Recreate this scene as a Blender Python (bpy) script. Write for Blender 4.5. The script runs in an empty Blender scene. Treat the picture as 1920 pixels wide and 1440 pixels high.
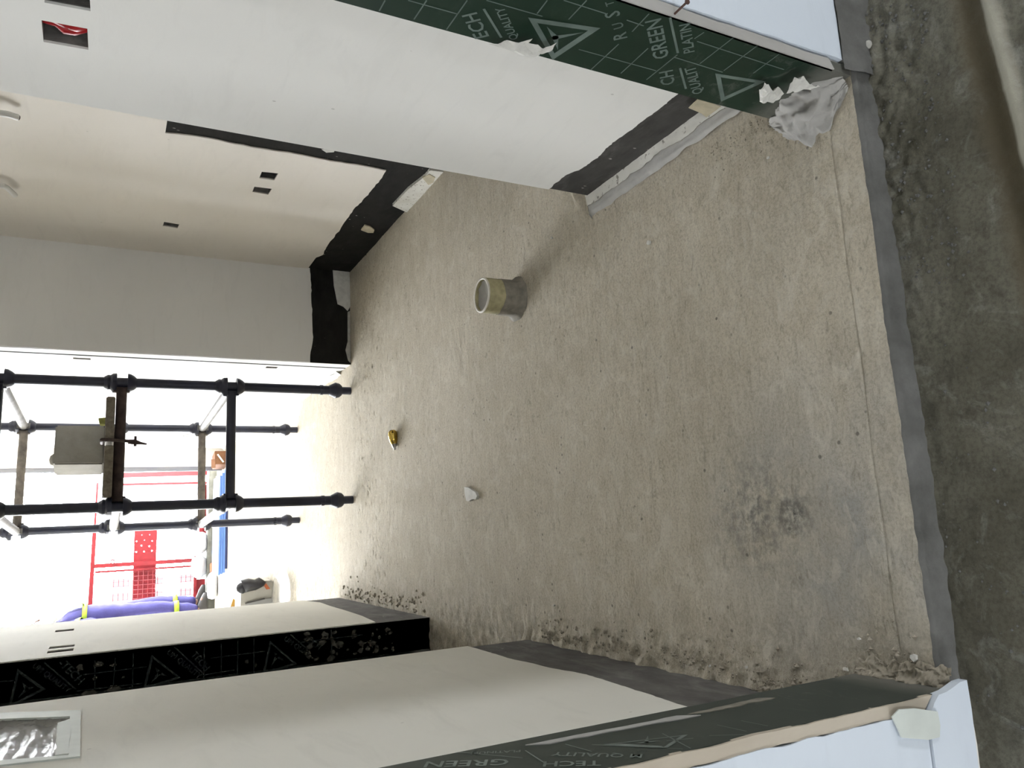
import bpy, math, random
from mathutils import Vector, Matrix, noise
from mathutils.geometry import tessellate_polygon

random.seed(7)
scene = bpy.context.scene
COL = scene.collection

# ------------------------------------------------------------------ camera
# The photograph lies on its side: "up" in the room points to the left of the frame.
H = 1.17                       # lens height above the screeded floor
FPX = 1442.0                   # focal length in pixels of the 1920 x 1440 frame
PIT, ROL, YAW = (math.radians(a) for a in (27.549, -2.546, 11.726))
_fw = Vector((math.sin(YAW)*math.cos(PIT), math.cos(YAW)*math.cos(PIT), -math.sin(PIT)))
_r0 = Vector((math.cos(YAW), -math.sin(YAW), 0)); _d0 = _fw.cross(_r0)
_rt = _r0*math.cos(ROL) + _d0*math.sin(ROL)
_dn = -_r0*math.sin(ROL) + _d0*math.cos(ROL)
EYE = Vector((0, 0, H))
cam_data = bpy.data.cameras.new('camera'); cam = bpy.data.objects.new('camera', cam_data)
COL.objects.link(cam)
m = Matrix((_dn, _rt, -_fw)).transposed().to_4x4(); m.translation = EYE
cam.matrix_world = m
cam_data.sensor_fit = 'HORIZONTAL'; cam_data.sensor_width = 36.0
cam_data.lens = FPX/1920*36.0
cam_data.clip_start = 0.02; cam_data.clip_end = 500
scene.camera = cam

def ray(px, py):
    return _rt*(720-py) + _dn*(px-960) + _fw*FPX
def onX(px, py, X):
    r = ray(px, py); return EYE + r*(X/r.x)
def onY(px, py, Y):
    r = ray(px, py); return EYE + r*(Y/r.y)
def onZ(px, py, Z=0.0):
    r = ray(px, py); return EYE + r*((Z-H)/r.z)

# ------------------------------------------------------------------ sky, exposure
world = bpy.data.worlds.new('overcast_sky'); scene.world = world
world.use_nodes = True
bg = world.node_tree.nodes['Background']
bg.inputs['Color'].default_value = (0.93, 0.965, 1.01, 1)
bg.inputs['Strength'].default_value = 39.0
scene.view_settings.view_transform = 'Standard'
scene.view_settings.look = 'None'
scene.view_settings.gamma = 1.0
scene.view_settings.use_curve_mapping = False
scene.view_settings.exposure = 0.0

def portal(loc, rot, sx, sy):
    L = bpy.data.lights.new('sky_portal', 'AREA'); L.shape = 'RECTANGLE'; L.size = sx; L.size_y = sy
    L.energy = 1.0; L.cycles.is_portal = True
    o = bpy.data.objects.new('sky_portal', L); COL.objects.link(o); o.location = loc; o.rotation_euler = rot
    return o
CEIL = 3.0
portal((-1.38, 9.41, 1.5), (math.radians(-90), 0, 0), 4.4, 3.0)      # open facade, light travels -Y
portal((-3.0, -0.95, 0.6), (0, math.radians(-90), 0), 0.9, 0.56)       # unseen left lobby opening placed to brighten the right wall, light travels +X
portal((3.4, -0.95, 0.6), (0, math.radians(90), 0), 0.9, 0.56)         # unseen right lobby opening placed to brighten the left wall, light travels -X
portal((-1.0, -2.3, 0.6), (math.radians(90), 0, 0), 0.2, 0.9)        # unseen back lobby slot sized to brighten the front boards, light travels +Y

# ------------------------------------------------------------------ materials
def lin(c):
    return tuple(((v/255)/12.92 if v/255 <= 0.04045 else ((v/255+0.055)/1.055)**2.4) for v in c)

class NT:
    def __init__(s, name):
        s.m = bpy.data.materials.new(name); s.m.use_nodes = True
        s.t = s.m.node_tree; s.b = s.t.nodes['Principled BSDF']
        s.co = s.t.nodes.new('ShaderNodeNewGeometry')
    def n(s, typ, **kw):
        x = s.t.nodes.new(typ)
        for k, v in kw.items(): setattr(x, k, v)
        return x
    def link(s, a, b): s.t.links.new(a, b)
    def pos(s, scale=(1, 1, 1)):
        mp = s.n('ShaderNodeMapping'); mp.inputs['Scale'].default_value = scale
        s.link(s.co.outputs['Position'], mp.inputs['Vector']); return mp.outputs['Vector']
    def noise(s, scale, detail=4, rough=0.55, stretch=(1, 1, 1), dist=0.0):
        x = s.n('ShaderNodeTexNoise'); x.inputs['Scale'].default_value = scale
        x.inputs['Detail'].default_value = detail; x.inputs['Roughness'].default_value = rough
        x.inputs['Distortion'].default_value = dist
        s.link(s.pos(stretch), x.inputs['Vector']); return x.outputs['Fac']
    def ramp(s, fac, stops):
        x = s.n('ShaderNodeValToRGB'); e = x.color_ramp.elements
        while len(e) < len(stops): e.new(0.5)
        for el, (p, c) in zip(e, stops):
            el.position = p; el.color = (*c, 1) if len(c) == 3 else c
        s.link(fac, x.inputs['Fac']); return x.outputs['Color']
    def mix(s, fac, a, b):
        x = s.n('ShaderNodeMix', data_type='RGBA')
        for i, v in ((6, a), (7, b)):
            if isinstance(v, tuple): x.inputs[i].default_value = (*v, 1)
            else: s.link(v, x.inputs[i])
        if isinstance(fac, (int, float)): x.inputs[0].default_value = fac
        else: s.link(fac, x.inputs[0])
        return x.outputs[2]
    def math(s, op, a, b=None):
        x = s.n('ShaderNodeMath', operation=op)
        for i, v in enumerate((a, b)):
            if v is None: continue
            if isinstance(v, (int, float)): x.inputs[i].default_value = v
            else: s.link(v, x.inputs[i])
        return x.outputs[0]
    def axis(s, i):
        x = s.n('ShaderNodeSeparateXYZ'); s.link(s.co.outputs['Position'], x.inputs[0]); return x.outputs[i]
    def blob(s, c, r, soft=0.6):
        """1 inside a round patch of the surface, 0 outside"""
        d = s.n('ShaderNodeVectorMath', operation='DISTANCE'); s.link(s.co.outputs['Position'], d.inputs[0])
        d.inputs[1].default_value = c
        mr = s.n('ShaderNodeMapRange'); mr.inputs['From Min'].default_value = r*(1-soft); mr.inputs['From Max'].default_value = r
        mr.inputs['To Min'].default_value = 1; mr.inputs['To Max'].default_value = 0
        s.link(d.outputs['Value'], mr.inputs['Value']); return mr.outputs[0]
    def bump(s, h, strength=0.3, dist=0.002, prev=None):
        x = s.n('ShaderNodeBump'); x.inputs['Strength'].default_value = strength; x.inputs['Distance'].default_value = dist
        s.link(h, x.inputs['Height'])
        if prev is not None: s.link(prev, x.inputs['Normal'])
        s.link(x.outputs['Normal'], s.b.inputs['Normal']); return x.outputs['Normal']
    def out(s, color=None, rough=0.8, metal=0.0, spec=0.4):
        if color is not None:
            if isinstance(color, tuple): s.b.inputs['Base Color'].default_value = (*color, 1)
            else: s.link(color, s.b.inputs['Base Color'])
        if isinstance(rough, (int, float)): s.b.inputs['Roughness'].default_value = rough
        else: s.link(rough, s.b.inputs['Roughness'])
        s.b.inputs['Metallic'].default_value = metal
        s.b.inputs['Specular IOR Level'].default_value = spec
        return s.m

def simple(name, c, rough=0.8, var=0.15, scale=12, metal=0.0, spec=0.4, bump=0.15, bscale=120, bdist=0.001):
    n = NT(name)
    a = tuple(v*(1-var) for v in c); b = tuple(min(1, v*(1+var)) for v in c)
    col = n.ramp(n.noise(scale), [(0.3, a), (0.7, b)])
    if bump: n.bump(n.noise(bscale, 3), bump, bdist)
    return n.out(col, rough, metal, spec)

MAT = {}
def mk_floor():
    n = NT('screed_concrete')
    big = n.noise(1.6, 5, 0.6)
    med = n.noise(9, 6, 0.65, (1, 1.6, 1), 0.4)
    streak = n.noise(14, 5, 0.6, (0.5, 5.0, 1), 0.6)
    c = n.ramp(big, [(0.3, (0.485, 0.43, 0.33)), (0.7, (0.595, 0.535, 0.425))])
    c = n.mix(n.ramp(med, [(0.35, (0, 0, 0)), (0.75, (1, 1, 1))]), c, (0.635, 0.58, 0.475))
    c = n.mix(n.math('MULTIPLY', n.ramp(streak, [(0.5, (0, 0, 0)), (0.72, (1, 1, 1))]), 0.35), c, (0.42, 0.37, 0.29))
    # greyer cement skim close to the doorway and its dark burnt stain
    g = n.math('MULTIPLY', n.blob((-0.05, 0.98, 0), 0.42, 0.85), n.ramp(n.noise(5, 5, 0.6), [(0.35, (0.2,)*3), (0.6, (1,)*3)]))
    c = n.mix(n.math('MULTIPLY', g, 0.75), c, (0.345, 0.350, 0.340))
    # brown dirt along the left wall foot
    ax = n.axis(0)
    mr = n.n('ShaderNodeMapRange'); n.link(ax, mr.inputs['Value'])
    mr.inputs['From Min'].default_value = -0.33; mr.inputs['From Max'].default_value = -0.18
    mr.inputs['To Min'].default_value = 1; mr.inputs['To Max'].default_value = 0
    d = n.math('MULTIPLY', mr.outputs[0], n.ramp(n.noise(20, 5, 0.7), [(0.35, (0,)*3), (0.65, (1,)*3)]))
    c = n.mix(n.math('MULTIPLY', d, 0.6), c, (0.15, 0.13, 0.09))
    gr = n.noise(150, 6, 0.75)
    c = n.mix(n.math('MULTIPLY', n.ramp(gr, [(0.40, (1,)*3), (0.54, (0,)*3)]), 0.34), c, (0.20, 0.175, 0.13))
    c = n.mix(n.math('MULTIPLY', n.ramp(n.noise(62, 6, 0.7, (0.8, 1.5, 1), 0.8), [(0.54, (0,)*3), (0.70, (1,)*3)]), 0.40), c, (0.66, 0.62, 0.53))
    c = n.mix(n.math('MULTIPLY', n.ramp(n.noise(34, 7, 0.75, (0.7, 1.8, 1), 1.0), [(0.56, (0,)*3), (0.64, (1,)*3)]), 0.50), c, (0.25, 0.215, 0.16))
    c = n.mix(n.math('MULTIPLY', n.ramp(n.noise(11, 6, 0.7, (1.0, 1.3, 1), 1.5), [(0.52, (0,)*3), (0.64, (1,)*3)]), 0.45), c, (0.68, 0.64, 0.55))
    # tiny dark pits
    v = n.n('ShaderNodeTexVoronoi'); v.inputs['Scale'].default_value = 26; n.link(n.pos(), v.inputs['Vector'])
    pit = n.ramp(v.outputs['Distance'], [(0.07, (1,)*3), (0.12, (0,)*3)])
    c = n.mix(n.math('MULTIPLY', pit, n.ramp(n.noise(6, 2), [(0.47, (0,)*3), (0.58, (0.7,)*3)])), c, (0.10, 0.09, 0.075))
    fine = n.noise(42, 5, 0.7)
    s1 = n.math('MULTIPLY', n.blob((0.00, 1.17, 0), 0.17, 0.9), n.ramp(fine, [(0.42, (0,)*3), (0.62, (1,)*3)]))
    c = n.mix(n.math('MULTIPLY', s1, 0.75), c, (0.12, 0.12, 0.118))
    s2 = n.math('MULTIPLY', n.blob((-0.008, 1.075, 0), 0.05, 0.9), n.ramp(fine, [(0.38, (0,)*3), (0.6, (1,)*3)]))
    c = n.mix(n.math('MULTIPLY', s2, 0.9), c, (0.05, 0.05, 0.05))
    n1 = n.bump(n.noise(48, 7, 0.75, (0.8, 1.5, 1), 0.6), 0.9, 0.006)
    n.bump(n.noise(210, 4, 0.7), 0.7, 0.002, n1)
    return n.out(c, 0.88, 0, 0.25)
MAT['floor'] = mk_floor()

def mk_lobby():
    n = NT('rough_lower_concrete')
    c = n.ramp(n.noise(4, 6, 0.6), [(0.3, (0.085, 0.079, 0.056)), (0.7, (0.205, 0.198, 0.158))])
    c = n.mix(n.math('MULTIPLY', n.ramp(n.noise(24, 6, 0.7), [(0.52, (0,)*3), (0.66, (1,)*3)]), 0.6), c, (0.075, 0.07, 0.055))
    c = n.mix(n.math('MULTIPLY', n.ramp(n.noise(15, 6, 0.7, (1, 1, 1), 1.0), [(0.54, (0,)*3), (0.68, (1,)*3)]), 0.5), c, (0.30, 0.30, 0.27))
    c = n.mix(n.math('MULTIPLY', n.ramp(n.noise(130, 6, 0.75), [(0.40, (1,)*3), (0.55, (0,)*3)]), 0.4), c, (0.05, 0.047, 0.035))
    # damp brown band in the channel and pale laitance ridge beside it
    p = n.math('ADD', n.axis(1), n.math('MULTIPLY', n.math('SUBTRACT', n.noise(9, 4), 0.5), 0.03))
    p = n.math('ADD', p, n.math('MULTIPLY', n.axis(0), -0.065))
    band = n.ramp(p, [(0.556, (0,)*3), (0.572, (1,)*3), (0.598, (1,)*3), (0.625, (0,)*3)])
    c = n.mix(n.math('MULTIPLY', band, 0.85), c, (0.105, 0.086, 0.052))
    rid = n.ramp(p, [(0.535, (0,)*3), (0.550, (1,)*3), (0.563, (1,)*3), (0.570, (0,)*3)])
    c = n.mix(n.math('MULTIPLY', rid, 0.7), c, (0.50, 0.48, 0.40))
    n1 = n.bump(n.noise(40, 6, 0.7), 0.5, 0.006)
    n.bump(n.noise(260, 3), 0.3, 0.001, n1)
    return n.out(c, 0.85, 0, 0.3)
MAT['lobby'] = mk_lobby()

def mk_mortar(name, a, b, bs=0.5):
    n = NT(name)
    c = n.ramp(n.noise(14, 6, 0.65), [(0.3, a), (0.7, b)])
    n1 = n.bump(n.noise(60, 6, 0.7), bs, 0.004); n.bump(n.noise(300, 2), 0.3, 0.001, n1)
    return n.out(c, 0.9, 0, 0.2)
MAT['mortar'] = mk_mortar('grey_mortar', (0.095, 0.094, 0.088), (0.165, 0.164, 0.156))
MAT['rubble'] = mk_mortar('brown_mortar_crumbs', (0.26, 0.23, 0.18), (0.42, 0.38, 0.31))
MAT['fillet'] = mk_mortar('pale_mortar_fillet', (0.36, 0.35, 0.33), (0.46, 0.45, 0.43), 0.3)
MAT['kerb'] = mk_mortar('olive_kerb_concrete', (0.065, 0.065, 0.054), (0.11, 0.11, 0.095))

def mk_plaster(name, a, b, smear=0.25, drag=(0.6, 0.6, 2.5)):
    n = NT(name)
    c = n.ramp(n.noise(1.3, 4, 0.5), [(0.3, a), (0.7, b)])
    tr = n.noise(7, 6, 0.65, drag, 0.8)
    c = n.mix(n.math('MULTIPLY', n.ramp(tr, [(0.52, (0,)*3), (0.75, (1,)*3)]), smear), c, tuple(v*0.82 for v in a))
    sp = n.n('ShaderNodeTexVoronoi'); sp.inputs['Scale'].default_value = 11; n.link(n.pos((1, 1, 0.7)), sp.inputs['Vector'])
    c = n.mix(n.math('MULTIPLY', n.ramp(sp.outputs['Distance'], [(0.022, (1,)*3), (0.035, (0,)*3)]), 0.4), c, (0.25, 0.23, 0.20))
    n.bump(n.noise(9, 6, 0.6, drag), 0.25, 0.003)
    return n.out(c, 0.72, 0, 0.3)
MAT['plaster_white'] = mk_plaster('white_skim_plaster', (0.76, 0.75, 0.715), (0.84, 0.83, 0.795))
MAT['plaster_cream'] = mk_plaster('cream_skim_plaster', (0.72, 0.675, 0.61), (0.80, 0.755, 0.69))
MAT['plaster_grey'] = mk_plaster('grey_skim_plaster', (0.735, 0.72, 0.69), (0.80, 0.785, 0.755))
MAT['plaster_left'] = mk_plaster('dull_skim_plaster', (0.69, 0.67, 0.605), (0.775, 0.755, 0.69), 0.3)
MAT['paint_panel'] = mk_plaster('cool_white_board', (0.65, 0.71, 0.79), (0.73, 0.79, 0.87), 0.2)
MAT['ceiling'] = simple('ceiling_plaster', (0.80, 0.785, 0.75), 0.85)

def mk_band(name, c0, c1, dust):
    n = NT(name)
    c = n.ramp(n.noise(9, 6, 0.65, (1, 1, 2)), [(0.3, c0), (0.7, c1)])
    c = n.mix(n.math('MULTIPLY', n.ramp(n.noise(5, 6, 0.7, (1, 1, 3), 1.0), [(0.5, (0,)*3), (0.75, (1,)*3)]), dust), c, (0.30, 0.29, 0.27))
    sp = n.n('ShaderNodeTexVoronoi'); sp.inputs['Scale'].default_value = 40; n.link(n.pos((1, 1, 0.6)), sp.inputs['Vector'])
    k = n.math('MULTIPLY', n.ramp(sp.outputs['Distance'], [(0.10, (1,)*3), (0.14, (0,)*3)]), n.ramp(n.noise(7, 2), [(0.58, (0,)*3), (0.63, (1,)*3)]))
    c = n.mix(k, c, (0.42, 0.40, 0.36))
    n.bump(n.noise(140, 4), 0.35, 0.001)
    return n.out(c, 0.9, 0, 0.12)
MAT['band_dark'] = mk_band('black_waterproof_coat', (0.010, 0.0095, 0.008), (0.022, 0.021, 0.018), 0.03)
MAT['band_mid'] = mk_band('dark_waterproof_coat', (0.042, 0.040, 0.036), (0.075, 0.072, 0.066), 0.25)
MAT['band_grey'] = mk_band('dusty_waterproof_coat', (0.085, 0.080, 0.074), (0.15, 0.143, 0.132), 0.45)

def mk_ply(name, a, b, dust, rough):
    n = NT(name)
    c = n.ramp(n.noise(5, 4), [(0.3, a), (0.7, b)])
    d = n.ramp(n.noise(16, 6, 0.75, (1, 1, 1.6), 1.2), [(0.56, (0,)*3), (0.74, (1,)*3)])
    lo = n.n('ShaderNodeMapRange'); n.link(n.axis(2), lo.inputs['Value'])
    lo.inputs['From Min'].default_value = 0.03; lo.inputs['From Max'].default_value = 0.38
    lo.inputs['To Min'].default_value = 1.0; lo.inputs['To Max'].default_value = 0.12
    c = n.mix(n.math('MULTIPLY', n.math('MULTIPLY', d, lo.outputs[0]), dust), c, (0.27, 0.27, 0.24))
    lo2 = n.n('ShaderNodeMapRange'); n.link(n.math('ADD', n.axis(2), n.math('MULTIPLY', n.noise(12, 4), 0.10)), lo2.inputs['Value'])
    lo2.inputs['From Min'].default_value = 0.075; lo2.inputs['From Max'].default_value = 0.15
    lo2.inputs['To Min'].default_value = 0.8; lo2.inputs['To Max'].default_value = 0
    c = n.mix(lo2.outputs[0], c, (0.17, 0.165, 0.145))
    n.bump(n.noise(30, 5), 0.08, 0.001)
    return n.out(c, rough, 0, 0.3)
MAT['ply_right'] = mk_ply('green_film_faced_plywood', (0.005, 0.019, 0.010), (0.010, 0.031, 0.018), 0.45, 0.45)
MAT['ply_left'] = mk_ply('dusty_green_film_plywood', (0.030, 0.040, 0.033), (0.050, 0.062, 0.052), 0.6, 0.5)
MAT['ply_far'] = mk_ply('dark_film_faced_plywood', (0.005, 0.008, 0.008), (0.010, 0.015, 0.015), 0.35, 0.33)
MAT['print_right'] = simple('pale_green_print', (0.12, 0.16, 0.14), 0.6, 0.2, 30, bump=0)
MAT['print_left'] = simple('grey_green_print', (0.17, 0.20, 0.18), 0.6, 0.25, 30, bump=0)
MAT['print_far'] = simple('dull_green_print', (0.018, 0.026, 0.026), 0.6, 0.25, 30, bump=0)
def mk_wood(name, a, b, st=(6, 60, 1.2)):
    n = NT(name)
    c = n.ramp(n.noise(1.0, 6, 0.65, st, 0.6), [(0.3, a), (0.7, b)])
    n.bump(n.noise(2.0, 5, 0.6, st), 0.3, 0.001)
    return n.out(c, 0.75, 0, 0.3)
MAT['ply_edge'] = mk_wood('pale_plywood_edge', (0.42, 0.36, 0.28), (0.60, 0.54, 0.45))
MAT['ply_edge_grey'] = mk_wood('dusty_plywood_edge', (0.36, 0.35, 0.33), (0.50, 0.49, 0.47))
MAT['board_wood'] = mk_wood('weathered_scaffold_board', (0.10, 0.085, 0.06), (0.24, 0.21, 0.16), (40, 2.5, 40))
MAT['tube_navy'] = simple('navy_black_painted_steel', (0.010, 0.012, 0.028), 0.45, 0.4, 9, 0, 0.5, 0.1)
MAT['tube_silver'] = simple('galvanised_steel_tube', (0.125, 0.12, 0.112), 0.6, 0.3, 16, 0.0, 0.5)
MAT['tube_rust'] = simple('rusty_steel_tube', (0.055, 0.038, 0.033), 0.75, 0.5, 22, 0.0, 0.3)
MAT['tube_brown'] = simple('mortar_smeared_tube', (0.15, 0.13, 0.11), 0.8, 0.4, 22)
MAT['block'] = mk_mortar('aerated_block_face', (0.24, 0.225, 0.20), (0.30, 0.285, 0.255), 0.25)
MAT['foam'] = simple('yellow_green_foam', (0.26, 0.26, 0.07), 0.9, 0.3, 30)
MAT['white_plastic'] = simple('white_plastic', (0.72, 0.71, 0.68), 0.4, 0.06)
MAT['paper'] = simple('torn_white_paper', (0.66, 0.65, 0.61), 0.85, 0.12, 40)
MAT['paper_grey'] = simple('dusty_torn_paper', (0.48, 0.47, 0.43), 0.9, 0.2, 50)
MAT['tape'] = simple('tan_masking_tape', (0.47, 0.42, 0.30), 0.7, 0.15, 40)
MAT['tape_pale'] = simple('pale_masking_tape', (0.66, 0.70, 0.66), 0.6, 0.06, 20)
MAT['pipe_yellow'] = simple('yellow_stained_pipe', (0.40, 0.36, 0.21), 0.6, 0.25, 40)
MAT['pipe_grey'] = simple('mortar_coated_pipe', (0.235, 0.215, 0.178), 0.85, 0.25, 40, bump=0.4)
MAT['pipe_rim'] = simple('cream_pipe_rim', (0.66, 0.63, 0.57), 0.5, 0.1, 40)
MAT['brass'] = simple('polished_brass', (0.62, 0.43, 0.10), 0.16, 0.1, 30, 1.0, 0.5, 0)
MAT['splash'] = simple('dried_mortar_splash', (0.075, 0.072, 0.06), 0.8, 0.3, 40)
def mk_speck():
    n = NT('speckled_pale_strip')
    c = n.ramp(n.noise(9, 4), [(0.3, (0.58, 0.56, 0.50)), (0.7, (0.72, 0.71, 0.66))])
    c = n.mix(n.ramp(n.noise(70, 4, 0.6), [(0.60, (0,)*3), (0.66, (1,)*3)]), c, (0.24, 0.22, 0.19))
    return n.out(c, 0.8, 0, 0.2)
MAT['speckled'] = mk_speck()
MAT['steel'] = simple('dull_steel', (0.45, 0.43, 0.40), 0.35, 0.15, 40, 0.9)
MAT['rust'] = simple('rusted_nail', (0.10, 0.055, 0.045), 0.8, 0.3, 60)
MAT['red_paint'] = simple('red_painted_steel', (0.16, 0.006, 0.009), 0.5, 0.2, 12)
MAT['red_pipe'] = simple('red_conduit', (0.36, 0.008, 0.012), 0.4, 0.2, 20)
MAT['blue_sheet'] = simple('blue_board', (0.08, 0.165, 0.42), 0.5, 0.08, 10)
MAT['navy_edge'] = simple('dark_navy_base', (0.03, 0.04, 0.12), 0.6)
MAT['card'] = simple('brown_cardboard', (0.13, 0.055, 0.022), 0.8, 0.15, 14)
MAT['sack'] = simple('white_woven_sack', (0.36, 0.365, 0.38), 0.7, 0.06, 40)
MAT['black_bag'] = simple('black_plastic_bag', (0.012, 0.012, 0.016), 0.3, 0.3, 20)
MAT['cream_box'] = simple('cream_board', (0.30, 0.285, 0.25), 0.6, 0.05)
MAT['grey_box'] = simple('grey_board_face', (0.21, 0.21, 0.205), 0.6, 0.05)
MAT['orange'] = simple('orange_sticker', (0.30, 0.075, 0.022), 0.6, 0.05)
MAT['blue_bag'] = simple('blue_printed_sack', (0.02, 0.07, 0.34), 0.55, 0.15)
MAT['yellow'] = simple('yellow_print', (0.30, 0.16, 0.02), 0.6, 0.08)
MAT['white_print'] = simple('white_print', (0.78, 0.78, 0.78), 0.6, 0.03)
MAT['cover'] = simple('navy_violet_workwear', (0.036, 0.032, 0.125), 0.85, 0.12, 14, bump=0.4, bscale=18, bdist=0.01)
MAT['hivis'] = simple('lime_yellow_tape', (0.20, 0.27, 0.012), 0.6, 0.06)
MAT['skin'] = simple('skin', (0.12, 0.065, 0.042), 0.55, 0.05, bump=0)
MAT['boot'] = simple('dark_boot_leather', (0.016, 0.014, 0.012), 0.6)
MAT['helmet'] = simple('white_helmet_shell', (0.75, 0.75, 0.74), 0.35, 0.03, bump=0)
MAT['dark'] = simple('recess_shade_and_eyes', (0.05, 0.045, 0.04), 0.9)  # flat dark colour: painted shade of hollows, also the eyes
MAT['box_in'] = simple('chased_recess_mortar', (0.46, 0.43, 0.40), 0.9, 0.35, 40, bump=0.5)
MAT['alu'] = simple('grey_aluminium_frame', (0.16, 0.16, 0.17), 0.4, 0.05, metal=0.4)
MAT['tower'] = simple('pale_tower_facade', (0.55, 0.55, 0.57), 0.8, 0.04, 0.2, bump=0)
MAT['tower_glass'] = simple('tower_window_glass', (0.026, 0.027, 0.030), 0.9, 0.1, 0.5, bump=0)
MAT['ground'] = simple('hazy_city_ground', (0.35, 0.34, 0.31), 0.9, 0.2, 0.05, bump=0)
def mk_film(name, alpha, col, rough=0.25):
    n = NT(name); n.out(col, rough, 0, 0.5); n.b.inputs['Alpha'].default_value = alpha
    n.bump(n.noise(30, 4, 0.6, (1, 1, 0.35)), 0.5, 0.004)
    return n.m
MAT['film'] = mk_film('clear_masking_film', 0.38, (0.72, 0.71, 0.68))
MAT['film_floor'] = mk_film('milky_plastic_sheet', 0.55, (0.34, 0.33, 0.30))
MAT['box_back'] = simple('grey_box_interior', (0.20, 0.18, 0.165), 0.8, 0.2, 30)

# ------------------------------------------------------------------ mesh helpers
ORG = {}
class MB:
    def __init__(s): s.v = []; s.f = []
    def add(s, vs, fs):
        o = len(s.v); s.v += [tuple(v) for v in vs]; s.f += [tuple(i+o for i in f) for f in fs]; return s
    def box(s, a, b):
        x0, y0, z0 = a; x1, y1, z1 = b
        return s.add([(x0,y0,z0),(x1,y0,z0),(x1,y1,z0),(x0,y1,z0),(x0,y0,z1),(x1,y0,z1),(x1,y1,z1),(x0,y1,z1)],
                     [(0,3,2,1),(4,5,6,7),(0,1,5,4),(1,2,6,5),(2,3,7,6),(3,0,4,7)])
    def obox(s, c, ux, uy, uz, hx, hy, hz):
        c = Vector(c); vs = []
        for k in (-1, 1):
            for i, j in ((-1,-1),(1,-1),(1,1),(-1,1)):
                vs.append(c + ux*(i*hx) + uy*(j*hy) + uz*(k*hz))
        return s.add(vs, [(0,3,2,1),(4,5,6,7),(0,1,5,4),(1,2,6,5),(2,3,7,6),(3,0,4,7)])
    def tube(s, pts, rad, n=12, cap=True):
        pts = [Vector(p) for p in pts]; rs = rad if isinstance(rad, (list, tuple)) else [rad]*len(pts)
        rings = []; prev = None
        for i, p in enumerate(pts):
            t = (pts[min(i+1, len(pts)-1)] - pts[max(i-1, 0)]).normalized()
            if prev is None:
                a = Vector((0, 0, 1)) if abs(t.z) < 0.9 else Vector((1, 0, 0))
                u = t.cross(a).normalized()
            else:
                u = (prev - t*prev.dot(t)).normalized()
            prev = u; w = t.cross(u)
            rings.append([p + (u*math.cos(2*math.pi*k/n) + w*math.sin(2*math.pi*k/n))*rs[i] for k in range(n)])
        vs = [v for r in rings for v in r]; fs = []
        for i in range(len(rings)-1):
            for k in range(n):
                a = i*n+k; b = i*n+(k+1) % n
                fs.append((a, b, b+n, a+n))
        if cap:
            fs.append(tuple(range(n-1, -1, -1))); fs.append(tuple((len(rings)-1)*n+k for k in range(n)))
        return s.add(vs, fs)
    def lathe(s, c, prof, n=20, axis=Vector((0,0,1)), cap=True):
        axis = Vector(axis).normalized(); a = Vector((1,0,0)) if abs(axis.x) < 0.9 else Vector((0,1,0))
        u = axis.cross(a).normalized(); w = axis.cross(u); c = Vector(c)
        vs = []; fs = []
        for r, h in prof:
            for k in range(n):
                t = 2*math.pi*k/n; vs.append(c + axis*h + (u*math.cos(t)+w*math.sin(t))*r)
        for i in range(len(prof)-1):
            for k in range(n):
                p = i*n+k; q = i*n+(k+1) % n; fs.append((p, q, q+n, p+n))
        if cap:
            fs.append(tuple(range(n-1, -1, -1))); fs.append(tuple((len(prof)-1)*n+k for k in range(n)))
        return s.add(vs, fs)
    def plate(s, fn, outer, d0, d1, holes=(), back=True):
        """flat outline (2-D, with holes) turned solid: fn(a, b, depth) -> point, d1 is the seen face"""
        loops = [[Vector((p[0], p[1], 0)) for p in outer]] + [[Vector((p[0], p[1], 0)) for p in h] for h in holes]
        tris = tessellate_polygon(loops)
        flat = [p for l in loops for p in l]; n = len(flat)
        vs = [fn(p.x, p.y, d1) for p in flat] + [fn(p.x, p.y, d0) for p in flat]
        fs = [tuple(t) for t in tris]
        if back: fs += [tuple(i+n for i in reversed(t)) for t in tris]
        o = 0
        for l in loops:
            k = len(l)
            for i in range(k):
                a = o+i; b = o+(i+1) % k; fs.append((a, b, b+n, a+n))
            o += k
        return s.add(vs, fs)
    def grid(s, fn, nu, nv):
        vs = [fn(i/nu, j/nv) for j in range(nv+1) for i in range(nu+1)]
        fs = [(j*(nu+1)+i, j*(nu+1)+i+1, (j+1)*(nu+1)+i+1, (j+1)*(nu+1)+i) for j in range(nv) for i in range(nu)]
        return s.add(vs, fs)
    def mesh(s, name, base=Vector((0, 0, 0)), smooth=False, fix=True):
        me = bpy.data.meshes.new(name)
        me.from_pydata([tuple(Vector(v)-base) for v in s.v], [], s.f); me.validate()
        if fix:
            import bmesh
            bm = bmesh.new(); bm.from_mesh(me); bmesh.ops.recalc_face_normals(bm, faces=bm.faces); bm.to_mesh(me); bm.free()
        if smooth:
            me.polygons.foreach_set('use_smooth', [True]*len(me.polygons))
        me.update(); return me

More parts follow.
